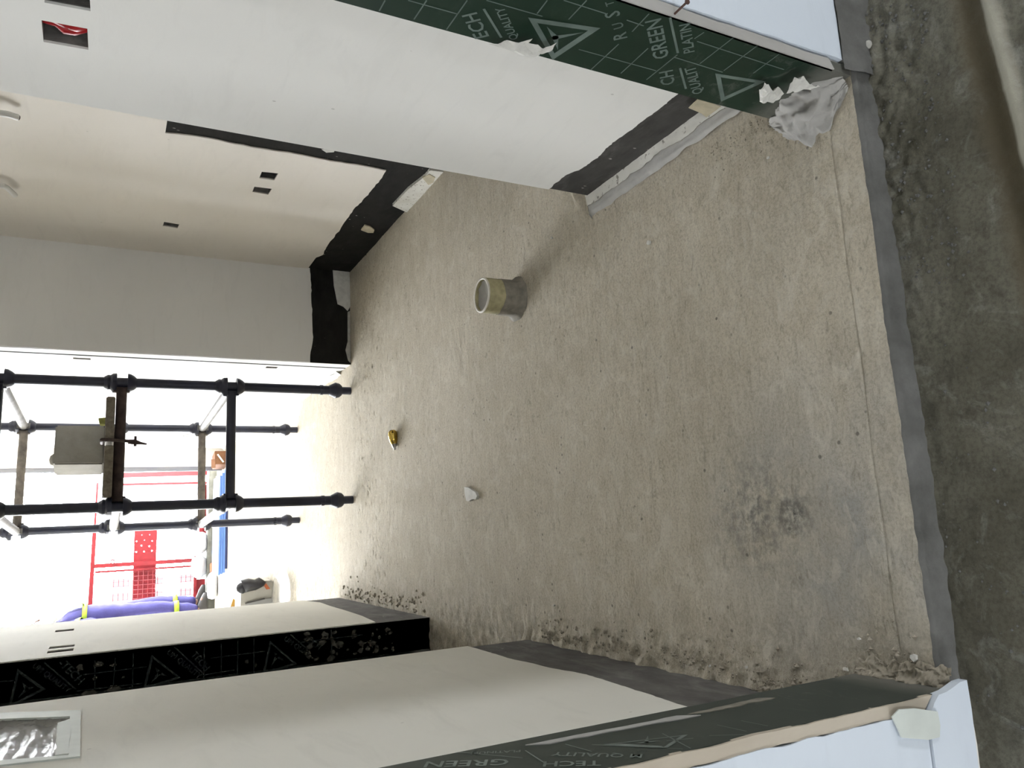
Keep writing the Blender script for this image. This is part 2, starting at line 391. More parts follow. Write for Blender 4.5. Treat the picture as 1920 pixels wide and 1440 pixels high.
def obj(name, mb, mat, parent=None, base=None, smooth=False, fix=True, sharp=None):
    if parent is not None: b = ORG[parent.name]
    else: b = Vector(base) if base is not None else Vector((0, 0, 0))
    me = mb.mesh(name, b, smooth, fix); o = bpy.data.objects.new(name, me); COL.objects.link(o)
    me.materials.append(MAT[mat] if isinstance(mat, str) else mat)
    if parent is not None: o.parent = parent
    else: o.location = b
    if smooth and sharp: me.set_sharp_from_angle(angle=math.radians(sharp))
    ORG[o.name] = b
    return o
def thing(name, label, cat, base, group=None):
    o = bpy.data.objects.new(name, None); COL.objects.link(o); o.location = base; o.empty_display_size = 0.1
    ORG[o.name] = Vector(base); return tag(o, label, cat, group)
def tag(o, label, cat, group=None):
    o['label'] = label; o['category'] = cat
    if group: o['group'] = group
    return o
def struct(o, label=None):
    o['kind'] = 'structure'
    if label: o['label'] = label
    return o

XP = lambda X, s: (lambda a, b, d: Vector((X+s*d, a, b)))       # plane x = X, outline in (y, z)
YP = lambda Y, s: (lambda a, b, d: Vector((a, Y+s*d, b)))       # plane y = Y, outline in (x, z)
ZP = lambda Z: (lambda a, b, d: Vector((a, b, Z+d)))            # plane z = Z, outline in (x, y)
def px_X(pts, X): return [(p.y, p.z) for p in (onX(a, b, X) for a, b in pts)]
def px_Y(pts, Y): return [(p.x, p.z) for p in (onY(a, b, Y) for a, b in pts)]
def px_Z(pts, Z=0): return [(p.x, p.y) for p in (onZ(a, b, Z) for a, b in pts)]
def rect(a0, b0, a1, b1): return [(a0, b0), (a1, b0), (a1, b1), (a0, b1)]
def jag(p, q, n, amp, seed=0):
    """ragged line from p to q in n steps (q left out)"""
    rnd = random.Random(seed); out = []
    d = Vector(q)-Vector(p); nn = Vector((-d.y, d.x)).normalized()
    for i in range(n):
        t = i/n; k = 0 if i == 0 else amp*(noise.noise(Vector((t*n*0.35, seed*7.1, 0)))*1.6 + rnd.uniform(-.35, .35))
        v = Vector(p)+d*t+nn*k; out.append((v.x, v.y))
    return out

# ------------------------------------------------------------------ room numbers (metres)
XL = -0.347                       # left inner wall face
Y_DOOR0, Y_DOOR1, Y_AEND = 2.165, 3.002, 4.35
XJL, YJL0, YJL1 = -0.281, 0.797, 0.969      # left jamb board
XJR, YJR0, YJR1 = 0.772, 0.828, 1.000       # right jamb board
XP_R, Y_PEND = 0.889, 1.662       # right pillar wall face and its far end
XN, YN = 1.445, 4.072             # niche side and back
XC = 0.915                        # corner where the niche back meets the far right wall
Y_FAC = 9.30                      # facade line
Y_STEP = 0.828                    # edge of the raised screed
Z_LOW = -0.052

# ------------------------------------------------------------------ floors
def nz(x, y, z=0.0): return noise.noise(Vector((x, y, z)))
PATCH = [(-0.02, 1.20, 0.17, 0.006), (0.36, 4.0, 0.22, 0.0), ]
def floor_h(x, y):
    h = 0.0035*nz(x*2.2, y*2.2) + 0.0016*nz(x*7, y*9, 3) + 0.0010*nz(x*9, y*46, 5) + 0.0007*nz(x*60, y*95, 9)
    if y < 1.75: h *= 1.15
    k = max(0, 1-math.hypot(x+0.03, y-1.20)/0.17)
    h += k*0.006*abs(nz(x*55, y*75, 2))*1.4 - 0.002*k
    e = max(0, 1-(x-XL)/0.12)
    h += e*e*(0.010+0.014*nz(x*30, y*30, 4)) if y < 2.2 else e*0.005*nz(x*30, y*30, 4)
    if y < 1.75:
        e = max(0, 1-(XP_R-x)/0.09); h += e*e*0.010*(0.6+nz(x*26, y*26, 8))
    pk = nz(x*38, y*62, 11)                              # drag pits in front of the scaffold
    w = max(0, 1-abs(y-3.75)/0.5)*(0.5+0.5*nz(x*2.5, y*2.5, 15))
    if pk > 0.33: h -= w*0.016*(pk-0.33)*3
    if y < 0.89:
        t = min(1, (0.89-y)/0.006); h = h*(1-t)+t*(0.0012*nz(x*9, y*30, 1)-0.001)
    g = abs(y-(0.888+0.0025*nz(x*6, 1)))
    if g < 0.004: h -= 0.0035*(1-g/0.004)*(0.6+0.5*nz(x*5, 7))
    # small trail of mortar at the pipe
    return h
def frange(a, b, n): return [a+(b-a)*i/n for i in range(n+1)]
mb = MB()
ys = frange(Y_STEP, 0.880, 8) + frange(0.883, 0.893, 6) + frange(0.899, 2.2, 215)[0:] + frange(2.206, 4.34, 220)
xs = frange(-0.56, 1.46, 240)
vs = []
for j, y in enumerate(ys):
    for x in xs:
        yy = y
        if j == 0: yy = Y_STEP + 0.004*nz(x*5, 2) + 0.003*nz(x*40, 3)
        elif j < 3: yy = y + (0.004*nz(x*5, 2)+0.003*nz(x*40, 3))*(1-j/3)
        vs.append((x, yy, floor_h(x, y)))
nx = len(xs)
fs = [(j*nx+i, j*nx+i+1, (j+1)*nx+i+1, (j+1)*nx+i) for j in range(len(ys)-1) for i in range(nx-1)]
mb.add(vs, fs); mb.box((-0.56, Y_STEP+0.03, -0.30), (1.46, 4.345, -0.035))
FLOOR = obj('floor', mb, 'floor', smooth=True, fix=False); struct(FLOOR, 'rough beige cement screed floor with trowel marks')
# far part of the screed, a few millimetres lower behind a hard joint
mb = MB()
def far_h(u, v):
    x = -3.6+u*4.75; y = 4.338+v*5.5
    return Vector((x, y, -0.003 + 0.002*nz(x*2, y*2, 21) + 0.0012*nz(x*6, y*25, 22)))
mb.grid(far_h, 120, 160); mb.add([(-3.6,4.338,-.25),(1.15,4.338,-.25),(1.15,9.838,-.25),(-3.6,9.838,-.25)], [(0,1,2,3)])
struct(obj('floor', mb, 'floor', smooth=True, fix=False), 'pale screed floor of the room beyond the scaffold')
mb = MB().box((-2.4, 2.0, -0.25), (-0.55, 3.2, -0.004))
struct(obj('floor', mb, 'floor'), 'screed floor of the side room behind the left doorway')

# lower lobby floor with its shallow channel
def low_h(x, y):
    h = Z_LOW + 0.005*nz(x*3, y*3, 31) + 0.002*nz(x*16, y*18, 32)
    p = y - 0.065*x - 0.585
    h -= 0.014*math.exp(-(p/0.018)**2)
    h += 0.010*math.exp(-((p+0.034)/0.012)**2)
    near = max(0, 1-(Y_STEP-y)/0.10)
    crumb = (0.010*abs(nz(x*28, y*34, 33)) + 0.006*nz(x*60, y*60, 34))
    h += near*crumb*(1.2 if x > 0.45 else 0.35) + (near*near*0.006 if x > 0.45 else near*near*0.004)
    if x > 0.55:
        q = max(0, 1-abs(y-0.77)/0.06)*min(1, (x-0.55)/0.1); c = nz(x*33, y*30, 35); h -= q*0.022*max(0, c-0.12)
    return h
mb = MB(); ys2 = frange(0.42, 0.846, 120); xs2 = frange(-0.62, 1.12, 260)
nx = len(xs2)
mb.add([(x, y, low_h(x, y)) for y in ys2 for x in xs2], [(j*nx+i, j*nx+i+1, (j+1)*nx+i+1, (j+1)*nx+i) for j in range(len(ys2)-1) for i in range(nx-1)])
struct(obj('floor_lobby', mb, 'lobby', smooth=True, fix=False), 'rough grey lower concrete floor with a shallow channel')
mb = MB().box((-3.0, -2.3, -0.3), (3.4, 0.425, Z_LOW-0.012)).box((-3.0, 0.425, -0.3), (-0.6, 0.83, Z_LOW-0.012)).box((1.10, 0.425, -0.3), (3.4, 0.86, Z_LOW-0.012))
struct(obj('floor_lobby', mb, 'lobby'), 'lower concrete floor on the near side of the doorway')
# face of the step
def step_face(u, v):
    x = xs[0]+(xs[-1]-xs[0])*u
    y = Y_STEP + 0.004*nz(x*5, 2)+0.003*nz(x*40, 3)
    z = floor_h(x, Y_STEP)
    lo = -0.066
    y2 = y-0.004-0.010*v*v-0.004*v*nz(x*14, v*6, 41)
    return Vector((x, y2 if v > 0 else y+0.006, z-0.0012+(lo-z)*v))
mb = MB(); mb.grid(step_face, 240, 12)
struct(obj('trim_step', mb, 'mortar', smooth=True, fix=False), 'smooth blue-grey mortar face of the floor step')

# ------------------------------------------------------------------ walls
def pxrect_X(x0, y0, x1, y1, X):
    a = onX(x0, (y0+y1)/2, X); b = onX(x1, (y0+y1)/2, X); c = onX((x0+x1)/2, y0, X); d = onX((x0+x1)/2, y1, X)
    ya, yb = sorted((c.y, d.y)); za, zb = sorted((a.z, b.z)); return rect(ya, za, yb, zb)
def wall(name, fn, outer, mat, holes=(), th=0.12, label=None):
    o = obj(name, MB().plate(fn, outer, -th, 0, holes), mat); return struct(o, label)
def recess(parent, fn, hole, depth, mat='box_in'):
    mb = MB(); n = len(hole)
    vs = [fn(a, b, -0.001) for a, b in hole] + [fn(a, b, -depth) for a, b in hole]
    mb.add(vs, [(i, (i+1) % n, n+(i+1) % n, n+i) for i in range(n)] + [tuple(range(n, 2*n))])
    return obj('back_box', mb, mat, parent)

# --- left wall, near stretch (door frame to side door)
fnL = XP(XL, 1)
boxhole = [(onX(*p, XL).y, onX(*p, XL).z) for p in ((-60, 1350), (133, 1343), (131, 1422), (-60, 1434))]
wB = wall('wall_left_near', fnL, rect(YJL1-0.06, -0.05, Y_DOOR0, CEIL), 'band_grey', [boxhole], label='left wall nearest the doorway, dull plaster over a dusty dark foot')
e = px_X([(884, 1216), (905, 1222), (935, 1231), (965, 1240), (1000, 1247), (1035, 1256), (1070, 1262), (1100, 1268), (1130, 1277), (1165, 1289), (1200, 1300), (1240, 1313), (1278, 1326)], XL)
edge = []
for i in range(len(e)-1): edge += jag(e[i], e[i+1], 5, 0.0022, i+1)
edge.append(e[-1])
ol = [(Y_DOOR0, CEIL), (Y_DOOR0, edge[0][1])] + [(min(p[0], Y_DOOR0), p[1]) for p in edge[1:]] + [(YJL1-0.055, edge[-1][1]), (YJL1-0.055, CEIL)]
obj('plaster_skin', MB().plate(fnL, ol, -0.002, 0.004, [boxhole]), 'plaster_left', wB)
recess(wB, fnL, boxhole, 0.06, 'box_back')
# --- left wall, far stretch
slots = [pxrect_X(104, 1182, 138, 1185.5, XL), pxrect_X(93, 1212.5, 139, 1216.5, XL), pxrect_X(90, 1220, 137, 1224.5, XL)]
wA = wall('wall_left_far', fnL, rect(Y_DOOR1, -0.05, Y_AEND, CEIL), 'band_grey', slots, label='left wall beyond the side door, grey plaster')
e = px_X([(708, 1169.5), (680, 1157), (650, 1147), (620, 1138), (600, 1131), (574, 1128)], XL)
edge = []
for i in range(len(e)-1): edge += jag(e[i], e[i+1], 4, 0.0025, i+11)
edge.append(e[-1])
ol = [(Y_DOOR1, CEIL)] + [(max(Y_DOOR1, min(Y_AEND, p[0])), p[1]) for p in edge] + [(Y_AEND, edge[-1][1]), (Y_AEND, CEIL)]
obj('plaster_skin', MB().plate(fnL, ol, -0.002, 0.004, slots), 'plaster_left', wA)
for h in slots: recess(wA, fnL, h, 0.035)
# wall over the side door and side room enclosure
struct(obj('wall_left_lintel', MB().box((XL-0.12, Y_DOOR0, 2.2), (XL, Y_DOOR1, CEIL)), 'plaster_left'), 'wall over the side door')
mb = MB().box((-2.4, 1.98, 0), (XL-0.12, 2.06, CEIL)).box((-2.4, 3.14, 0), (XL-0.12, 3.2, CEIL)).box((-2.48, 1.98, 0), (-2.4, 3.2, CEIL))
struct(obj('wall_side_room', mb, 'plaster_left'), 'plastered walls of the small side room')
# --- right pillar wall
fnP = XP(XP_R, -1)
boxes = [[(onX(*p, XP_R).y, onX(*p, XP_R).z) for p in q] for q in (((78, 33), (164, 49), (166, 89), (82, 74)), ((80, -32), (168, -18), (170, 16), (84, 0)))]
wP = wall('wall_right_near', fnP, rect(YJR1-0.12, -0.05, Y_PEND, CEIL), 'band_mid', boxes, th=0.10, label='right wall by the doorway, white plaster over a dark foot')
e = px_X([(1028, 352), (1045, 338), (1063, 324), (1085, 316), (1105, 303), (1122, 290), (1140, 272), (1152, 262), (1180, 242), (1205, 223), (1230, 205), (1250, 190), (1262, 179)], XP_R)
edge = []
for i in range(len(e)-1): edge += jag(e[i], e[i+1], 6, 0.0025, i+21)
edge.append(e[-1])
ol = [(Y_PEND, CEIL)] + [(min(p[0], Y_PEND), p[1]) for p in edge] + [(YJR1-0.11, edge[-1][1]-0.01), (YJR1-0.11, CEIL)]
obj('plaster_skin', MB().plate(fnP, ol, -0.002, 0.005, boxes), 'plaster_white', wP)
for h in boxes: recess(wP, fnP, h, 0.055)
# return behind the pillar into the niche
struct(obj('wall_niche_return', MB().box((XP_R+0.10, Y_PEND-0.10, -0.05), (XN, Y_PEND, CEIL)), 'plaster_white'), 'return of the right wall into the niche')
# --- niche side wall
fnN = XP(XN, -1)
nb = [[(onX(*p, XN).y, onX(*p, XN).z) for p in q] for q in (((491, 320), (522, 323), (514, 336), (486, 332)), ((477, 348), (510, 352), (503, 363), (473, 358)), ((308, 414), (336, 419), (333, 426), (305, 422)))]
wN = wall('wall_niche_side', fnN, rect(Y_PEND-0.1, -0.05, YN, CEIL), 'band_dark', nb, label='cream plaster side wall of the niche')
edge_top = px_X([(310, 247), (345, 251), (400, 259), (470, 274), (540, 284), (600, 296), (650, 305), (700, 313), (724, 318)], XN)
edge_bot = px_X([(724, 318), (710, 340), (692, 360), (678, 377), (662, 392), (648, 412), (636, 432), (622, 448), (612, 462), (606, 476), (592, 482)], XN)
edge = []
for i in range(len(edge_top)-1): edge += jag(edge_top[i], edge_top[i+1], 5, 0.004, i+31)
for i in range(len(edge_bot)-1): edge += jag(edge_bot[i], edge_bot[i+1], 5, 0.004, i+51)
edge.append(edge_bot[-1])
ol = [(YN, CEIL), (Y_PEND-0.09, CEIL), (Y_PEND-0.09, edge[0][1])] + [edge[0]] + edge[1:] + [(YN, edge[-1][1])]
obj('plaster_skin', MB().plate(fnN, ol, -0.002, 0.005, nb), 'plaster_cream', wN)
for h in nb: recess(wN, fnN, h, 0.045)
# --- niche back wall
fnB = YP(YN, -1)
wK = wall('wall_niche_back', fnB, rect(XC, -0.05, XN+0.12, CEIL), 'band_dark', label='grey plaster back wall of the niche over a black foot')
e = px_Y([(580, 494), (582, 520), (584, 545), (584, 575), (585, 600), (586, 640), (581, 672)], YN)
edge = []
for i in range(len(e)-1): edge += jag(e[i], e[i+1], 5, 0.003, i+71)
edge.append(e[-1])
ol = [(XN, CEIL), (XN, edge[0][1])] + edge[1:] + [(XC, edge[-1][1]), (XC, CEIL)]
obj('plaster_skin', MB().plate(fnB, ol, -0.002, 0.005), 'plaster_grey', wK)
# --- far right wall, running slightly outward
A = Vector((XC-0.002, YN+0.004)); B = Vector((1.03, Y_FAC)); D = (B-A); LEN = D.length; D.normalize(); NO = Vector((-D.y, D.x))
fnR = lambda a, b, d: Vector((A.x+D.x*a+NO.x*d, A.y+D.y*a+NO.y*d, b))
def px_R(px, py):
    r = ray(px, py); # intersect with the vertical plane through A along D
    n3 = Vector((NO.x, NO.y, 0)); t = (Vector((A.x, A.y, 0))-EYE).dot(n3)/r.dot(n3); p = EYE+r*t
    return ((Vector((p.x, p.y))-A).dot(D), p.z)
def rr(q):
    pts = [px_R(*p) for p in q]; a = sorted(p[0] for p in pts); b = sorted(p[1] for p in pts)
    return rect((a[0]+a[1])/2, (b[0]+b[1])/2, (a[2]+a[3])/2, (b[2]+b[3])/2)
rh = [rr(q) for q in (((136, 670), (170, 672), (170, 675), (138, 673)), ((499, 687), (521, 688), (519, 691), (498, 690)), ((340, 814), (357, 814), (356, 815.5), (340, 815.5)), ((341, 817), (358, 817), (357, 819), (341, 819)))]
wR = wall('wall_right_far', fnR, rect(0, -0.05, LEN, CEIL), 'plaster_white', rh, label='long white right wall beyond the scaffold')
for h in rh: recess(wR, fnR, h, 0.03)
# crumbly skirting line along it
mb = MB()
def skr(u, v):
    a = 0.2+u*(LEN-0.25); w = 0.022+0.012*nz(a*5, 3, 61)
    return Vector((*(A+D*a+NO*(w*(1-v*0.9)+0.001)), 0.0+0.030*v*(1+0.5*nz(a*9, 5, 62))-0.004))
mb.grid(skr, 160, 3); struct(obj('baseboard_right', mb, 'plaster_white', smooth=True, fix=False), 'crumbly plaster foot of the far right wall')
# --- facade nib with aluminium frame post
n0 = onY(370, 838, Y_FAC).x; n1 = onY(370, 874, Y_FAC).x; n2 = onY(370, 881, Y_FAC).x
struct(obj('wall_facade_nib', MB().box((n1, Y_FAC, -0.05), (1.3, Y_FAC+0.22, CEIL)), 'plaster_cream'), 'cream return wall at the open facade')
wf = MB().box((n2, Y_FAC+0.05, 0), (n1+0.004, Y_FAC+0.11, CEIL)).box((n2-0.006, Y_FAC+0.065, 0), (n2, Y_FAC+0.095, CEIL))
struct(obj('trim_1', wf, 'alu'), 'thin grey aluminium frame post at the facade')
# --- room enclosure out of sight
mb = MB().box((-3.72, 4.2, -0.05), (-3.6, Y_FAC+0.3, CEIL)).box((-3.6, 4.23, -0.05), (XL-0.12, Y_AEND, CEIL))
struct(obj('wall_left_room', mb, 'plaster_white'), 'white walls of the far room on the left')
struct(obj('ceiling', MB().box((-3.9, -2.6, CEIL), (3.6, Y_FAC+0.1, CEIL+0.15)), 'ceiling'), 'flat plastered ceiling')
struct(obj('ceiling', MB().box((-3.9, Y_FAC+0.1, CEIL), (1.6, 10.75, CEIL+0.15)), 'ceiling'), 'unseen overhang slab added to cut daylight on the far floor and kerb')  # unseen slab added to hold back sky light outside the facade
# --- front wall of the doorway (lobby side)
wfl = struct(obj('wall_front_left', MB().box((-3.0, YJL0+0.012, -0.06), (XJL-0.019, YJL1-0.005, CEIL)), 'plaster_white'), 'wall to the left of the doorway')
wfr = struct(obj('wall_front_right', MB().box((XJR+0.019, YJR0+0.006, -0.06), (3.4, YJR1-0.03, CEIL)), 'plaster_white'), 'wall to the right of the doorway')
struct(obj('wall_front_lintel', MB().box((XJL-0.019, YJL0+0.02, 2.3), (XJR+0.019, YJL1, CEIL)), 'plaster_white'), 'wall over the doorway')
mb = MB()
for x0, x1, ya, yb in ((-3.12, -3.0, -1.23, -0.67), (3.4, 3.52, -1.23, -0.67)):
    mb.box((x0, -2.42, -0.3), (x1, ya, CEIL)).box((x0, yb, -0.3), (x1, 1.0, CEIL)).box((x0, ya, -0.3), (x1, yb, 0.15)).box((x0, ya, 1.05), (x1, yb, CEIL))
mb.box((-3.0, -2.42, -0.3), (-1.10, -2.3, CEIL)).box((-0.90, -2.42, -0.3), (3.4, -2.3, CEIL)).box((-1.10, -2.42, -0.3), (-0.90, -2.3, 0.15)).box((-1.10, -2.42, 1.05), (-0.90, -2.3, CEIL))
struct(obj('wall_lobby', mb, 'plaster_white'), 'unseen lobby walls behind the camera with three openings placed and sized for their light')  # openings are unseen, placed and sized for the light they admit

# front boards, cool white
def ragged_rect(pts, steps, amp, seed):
    out = []
    for i in range(len(pts)):
        out += jag(pts[i], pts[(i+1) % len(pts)], steps[i], amp, seed+i)
    return out
YB = YJL0-0.006
ol = [(-0.9, CEIL-0.05), (-0.9, 0.094)] + jag((-0.9, 0.094), (-0.300, 0.088), 12, 0.0015, 81)[1:] + jag((-0.300, 0.088), (-0.2985, 1.0), 60, 0.0022, 82) + [(-0.298, CEIL-0.05)]
pl = tag(obj('wall_panel', MB().plate(YP(YB, -1), ol, -0.016, 0.0), 'paint_panel', base=(-0.6, YB, 0.09)), 'cool white wall board left of the doorway with a wavy cut edge', 'wall panel')
ol = px_Y([(1752, 1318), (1760, 1303), (1775, 1297), (1784, 1291), (1800, 1279), (1813, 1275), (1822, 1330), (1835, 1438)], YB-0.004)
ol += [(-0.9, -0.022), (-0.9, 0.090), (ol[0][0]-0.02, 0.086)]
tag(obj('skirting_board', MB().plate(YP(YB-0.004, -1), ol, -0.014, 0.0), 'paint_panel', base=(-0.6, YB, -0.022)), 'glossy cool white skirting piece with a broken corner, left of the step', 'skirting')
ol = px_Y([(1672, 1344), (1685, 1330), (1715, 1328), (1742, 1332), (1757, 1334), (1762, 1360), (1761, 1382), (1740, 1387), (1690, 1383), (1682, 1365)], YB-0.006)
tag(obj('masking_tape_patch', MB().plate(YP(YB-0.006, -1), ol, -0.001, 0.001), 'tape_pale', base=(ol[0][0], YB, ol[0][1])), 'pale translucent tape patch joining the left white boards', 'tape')
YR = YJR0-0.004
ol = [(1.5, 0.018)] + [(1.5, CEIL-0.05), (0.794, CEIL-0.05)] + jag((0.794, 1.0), (0.796, 0.022), 60, 0.002, 91) + jag((0.796, 0.022), (1.5, 0.018), 40, 0.005, 92)
tag(obj('wall_panel', MB().plate(YP(YR, -1), ol, -0.012, 0.0), 'paint_panel', base=(1.0, YR, 0.018)), 'cool white wall board right of the doorway with a rough bottom edge', 'wall panel')
# mortar under the right board
mb = MB()
mb.grid(lambda u, v: Vector((0.775+u*0.6, YR-0.004-0.012*v*(1+0.6*nz(u*30, v*3, 71)), 0.024-0.085*v+0.004*nz(u*25, v*5, 72))), 60, 8)
struct(obj('trim_2', mb, 'mortar', smooth=True, fix=False), 'grey mortar under the right wall board')

# ------------------------------------------------------------------ film-faced ply linings with their print
def clip_poly(poly, r):
    a0, b0, a1, b1 = r
    for ax, lim, sg in ((0, a0, 1), (0, a1, -1), (1, b0, 1), (1, b1, -1)):
        out = []
        for i in range(len(poly)):
            p, q = poly[i], poly[(i+1) % len(poly)]
            dp, dq = sg*(p[ax]-lim), sg*(q[ax]-lim)
            if dp >= 0: out.append(p)
            if dp*dq < 0:
                t = dp/(dp-dq); out.append((p[0]+(q[0]-p[0])*t, p[1]+(q[1]-p[1])*t))
        poly = out
        if len(poly) < 3: return []
    return poly
_txt = {}
def text_tris(s):
    if s in _txt: return _txt[s]
    cu = bpy.data.curves.new('lettering_source', 'FONT'); cu.body = s; cu.resolution_u = 2; cu.offset = 0.012
    o = bpy.data.objects.new('lettering_source', cu); COL.objects.link(o)
    bpy.context.view_layer.update()
    me = bpy.data.meshes.new_from_object(o.evaluated_get(bpy.context.evaluated_depsgraph_get()))
    me.calc_loop_triangles()
    vs = [v.co.copy() for v in me.vertices]; x0 = min(v.x for v in vs); x1 = max(v.x for v in vs)
    w = x1-x0; tr = [[((vs[i].x-x0)/w, vs[i].y/w) for i in t.vertices] for t in me.loop_triangles]
    bpy.data.objects.remove(o); bpy.data.curves.remove(cu); bpy.data.meshes.remove(me)
    _txt[s] = tr; return tr
class Print:
    """flat print on a board: to2 turns a photo pixel into board coordinates (reading right, up)"""
    def __init__(s, to2, fn3, rc, d=0.0006): s.to2 = to2; s.fn = fn3; s.rc = rc; s.d = d
    def poly(s, mb, pts):
        p = clip_poly(pts, s.rc)
        if len(p) >= 3: mb.add([s.fn(a, b, s.d) for a, b in p], [tuple(range(len(p)))])
    def line(s, mb, p, q, w=0.0022, raw=False):
        a = Vector(p if raw else s.to2(*p)); b = Vector(q if raw else s.to2(*q)); d = (b-a).normalized(); n = Vector((-d.y, d.x))*w/2
        s.poly(mb, [tuple(a-n), tuple(b-n), tuple(b+n), tuple(a+n)])
    def text(s, mb, st, p, q, tall=1.0):
        a = Vector(s.to2(*p)); d = Vector(s.to2(*q))-a; n = Vector((-d.y, d.x))*tall
        for t in text_tris(st):
            s.poly(mb, [tuple(a+d*x+n*y) for x, y in t])
    def tri(s, mb, P, w=0.005):
        v = [Vector(s.to2(*p)) for p in P]; c = (v[0]+v[1]+v[2])/3
        for i in range(3):
            a, b = v[i], v[(i+1) % 3]
            k = w/((c-a).length*0.5)
            s.poly(mb, [tuple(a), tuple(b), tuple(b+(c-b)*k), tuple(a+(c-a)*k)])
    def star(s, mb, c, arms, w=0.006):
        c = Vector(s.to2(*c))
        for p in arms:
            e = Vector(s.to2(*p)); d = (e-c).normalized(); n = Vector((-d.y, d.x))*w/2
            s.poly(mb, [tuple(c-n-d*w*.3), tuple(e), tuple(c+n-d*w*.3)])
BH = 2.25
# right jamb: outline axes (-y, z)
fj = lambda a, b, d: Vector((XJR-d, -a, b))
tr = struct(obj('trim_3', MB().plate(fj, rect(-YJR1, -0.02, -YJR0, BH), -0.018, 0.0), 'ply_right'), 'dark green printed plywood door lining on the right')
obj('ply_edge', MB().plate(YP(YJR0, -1), [(XJR, 0.045)] + [(XJR, BH), (XJR+0.018, BH)] + jag((XJR+0.018, 0.9), (XJR+0.018, 0.035), 40, 0.0018, 95) , -0.004, 0.003), 'ply_edge_grey', tr)
PR = Print(lambda x, y: (lambda p: (-p.y, p.z))(onX(x, y, XJR)), fj, (-YJR1, 0.03, -YJR0, BH))
mbp = MB()
for p, q in (((912,0),(1017,30)),((1057,0),(1136,25)),((765,0),(859,26)),((1085,92),(1230,132)),((1307,77),(1470,130)),((1265,107),(1355,135)),
             ((876,0),(837,55)),((1026,0),(1007,25)),((1100,0),(1066,36)),((1217,25),(1185,59)),((1160,82),(1107,131)),((1215,90),(1164,137)),
             ((1270,102),(1212,149)),((1375,70),(1312,119)),((1420,85),(1357,132)),((1462,100),(1412,137)),((722,0),(711,20)),((800,0),(776,36)),((1175,37),(1207,48)),((1320,60),(1302,72))):
    PR.line(mbp, p, q, 0.0021)
obj('grid_print', mbp, 'print_right', tr, fix=False)
mbp = MB(); PR.tri(mbp, [(990,32),(1036,112),(1126,52)], 0.010); PR.star(mbp, (1041,70), [(1025,49),(1095,60),(1046,93)], 0.011)
PR.tri(mbp, [(1341,137),(1352,190),(1436,152)], 0.009)
obj('triangle_emblem', mbp, 'print_right', tr, fix=False)
mbp = MB()
PR.text(mbp, 'GREEN', (1254,106), (1239,33)); PR.line(mbp, (1271,99), (1256,32), 0.004)
PR.text(mbp, 'PLATIN', (1302,96), (1294,42))
PR.text(mbp, 'ECH', (917,67), (893,22)); PR.line(mbp, (940,70), (907,16), 0.004); PR.text(mbp, 'QUALITY', (972,72), (944,12))
PR.text(mbp, 'CH', (1265,156), (1261,130)); PR.line(mbp, (1286,166), (1275,127), 0.004); PR.text(mbp, 'QUALIT', (1318,173), (1303,123))
for ch, p, q in (('R', (1176,70), (1173,58)), ('U', (1170,50), (1166,40)), ('S', (1163,28), (1160,18)), ('T', (1152,8), (1149,0))): PR.text(mbp, ch, p, q)
obj('lettering', mbp, 'print_right', tr, fix=False)
# left jamb: outline axes (y, z)
fj2 = lambda a, b, d: Vector((XJL+d, a, b))
tl = struct(obj('trim_4', MB().plate(fj2, rect(YJL0, -0.02, YJL1, BH), -0.018, 0.0), 'ply_left'), 'dusty green printed plywood door lining on the left')
ol = [(XJL-0.018, BH), (XJL, BH)] + jag((XJL, 1.0), (XJL, 0.065), 50, 0.0012, 96) + [(XJL, 0.065)] + jag((XJL-0.018, 0.085), (XJL-0.018, 1.0), 50, 0.0015, 97)
obj('ply_edge', MB().plate(YP(YJL0, -1), ol, -0.004, 0.004), 'ply_edge', tl)
PL = Print(lambda x, y: (lambda p: (p.y, p.z))(onX(x, y, XJL)), fj2, (YJL0+0.002, 0.04, YJL1-0.002, BH))
mbp = MB()
for p, q in (((860,1411),(980,1422)),((985,1408),(1022,1432)),((1060,1396),(1110,1410)),((1110,1397),(1280,1405)),((1345,1360),(1400,1372)),((1242,1376),(1295,1404)),((1250,1390),(1300,1385)),((1330,1380),(1400,1378)),((1390,1352),(1440,1362))):
    PL.line(mbp, p, q, 0.002)
obj('grid_print', mbp, 'print_left', tl, fix=False)
mbp = MB(); PL.tri(mbp, [(1130,1397),(1290,1378),(1250,1404)], 0.006); PL.star(mbp, (1212,1392), [(1190,1395),(1240,1390),(1215,1380)], 0.006)
obj('triangle_emblem', mbp, 'print_left', tl, fix=False)
mbp = MB()
PL.text(mbp, 'GREEN', (955,1424), (800,1429)); PL.text(mbp, 'PLATINUM', (976,1407), (884,1411)); PL.text(mbp, 'TECH', (1127,1427), (1020,1429)); PL.text(mbp, 'M QUALITY', (1205,1415), (1037,1411))
obj('lettering', mbp, 'print_left', tl, fix=False)
# mortar smear along the left board
for i, (a, b) in enumerate((((985,1398),(1290,1340)), ((1290,1340),(1430,1308)))):
    pa = onX(*a, XJL); pb = onX(*b, XJL)
    o = jag((pa.y, pa.z), (pb.y, pb.z), 14, 0.003, 98+i) + jag((pb.y-0.016, pb.z-0.01), (pa.y-0.010, pa.z-0.01), 14, 0.004, 100+i)
    obj('mortar_smear', MB().plate(fj2, o, -0.001, 0.0012), 'fillet' if i == 0 else 'pipe_grey', tl)
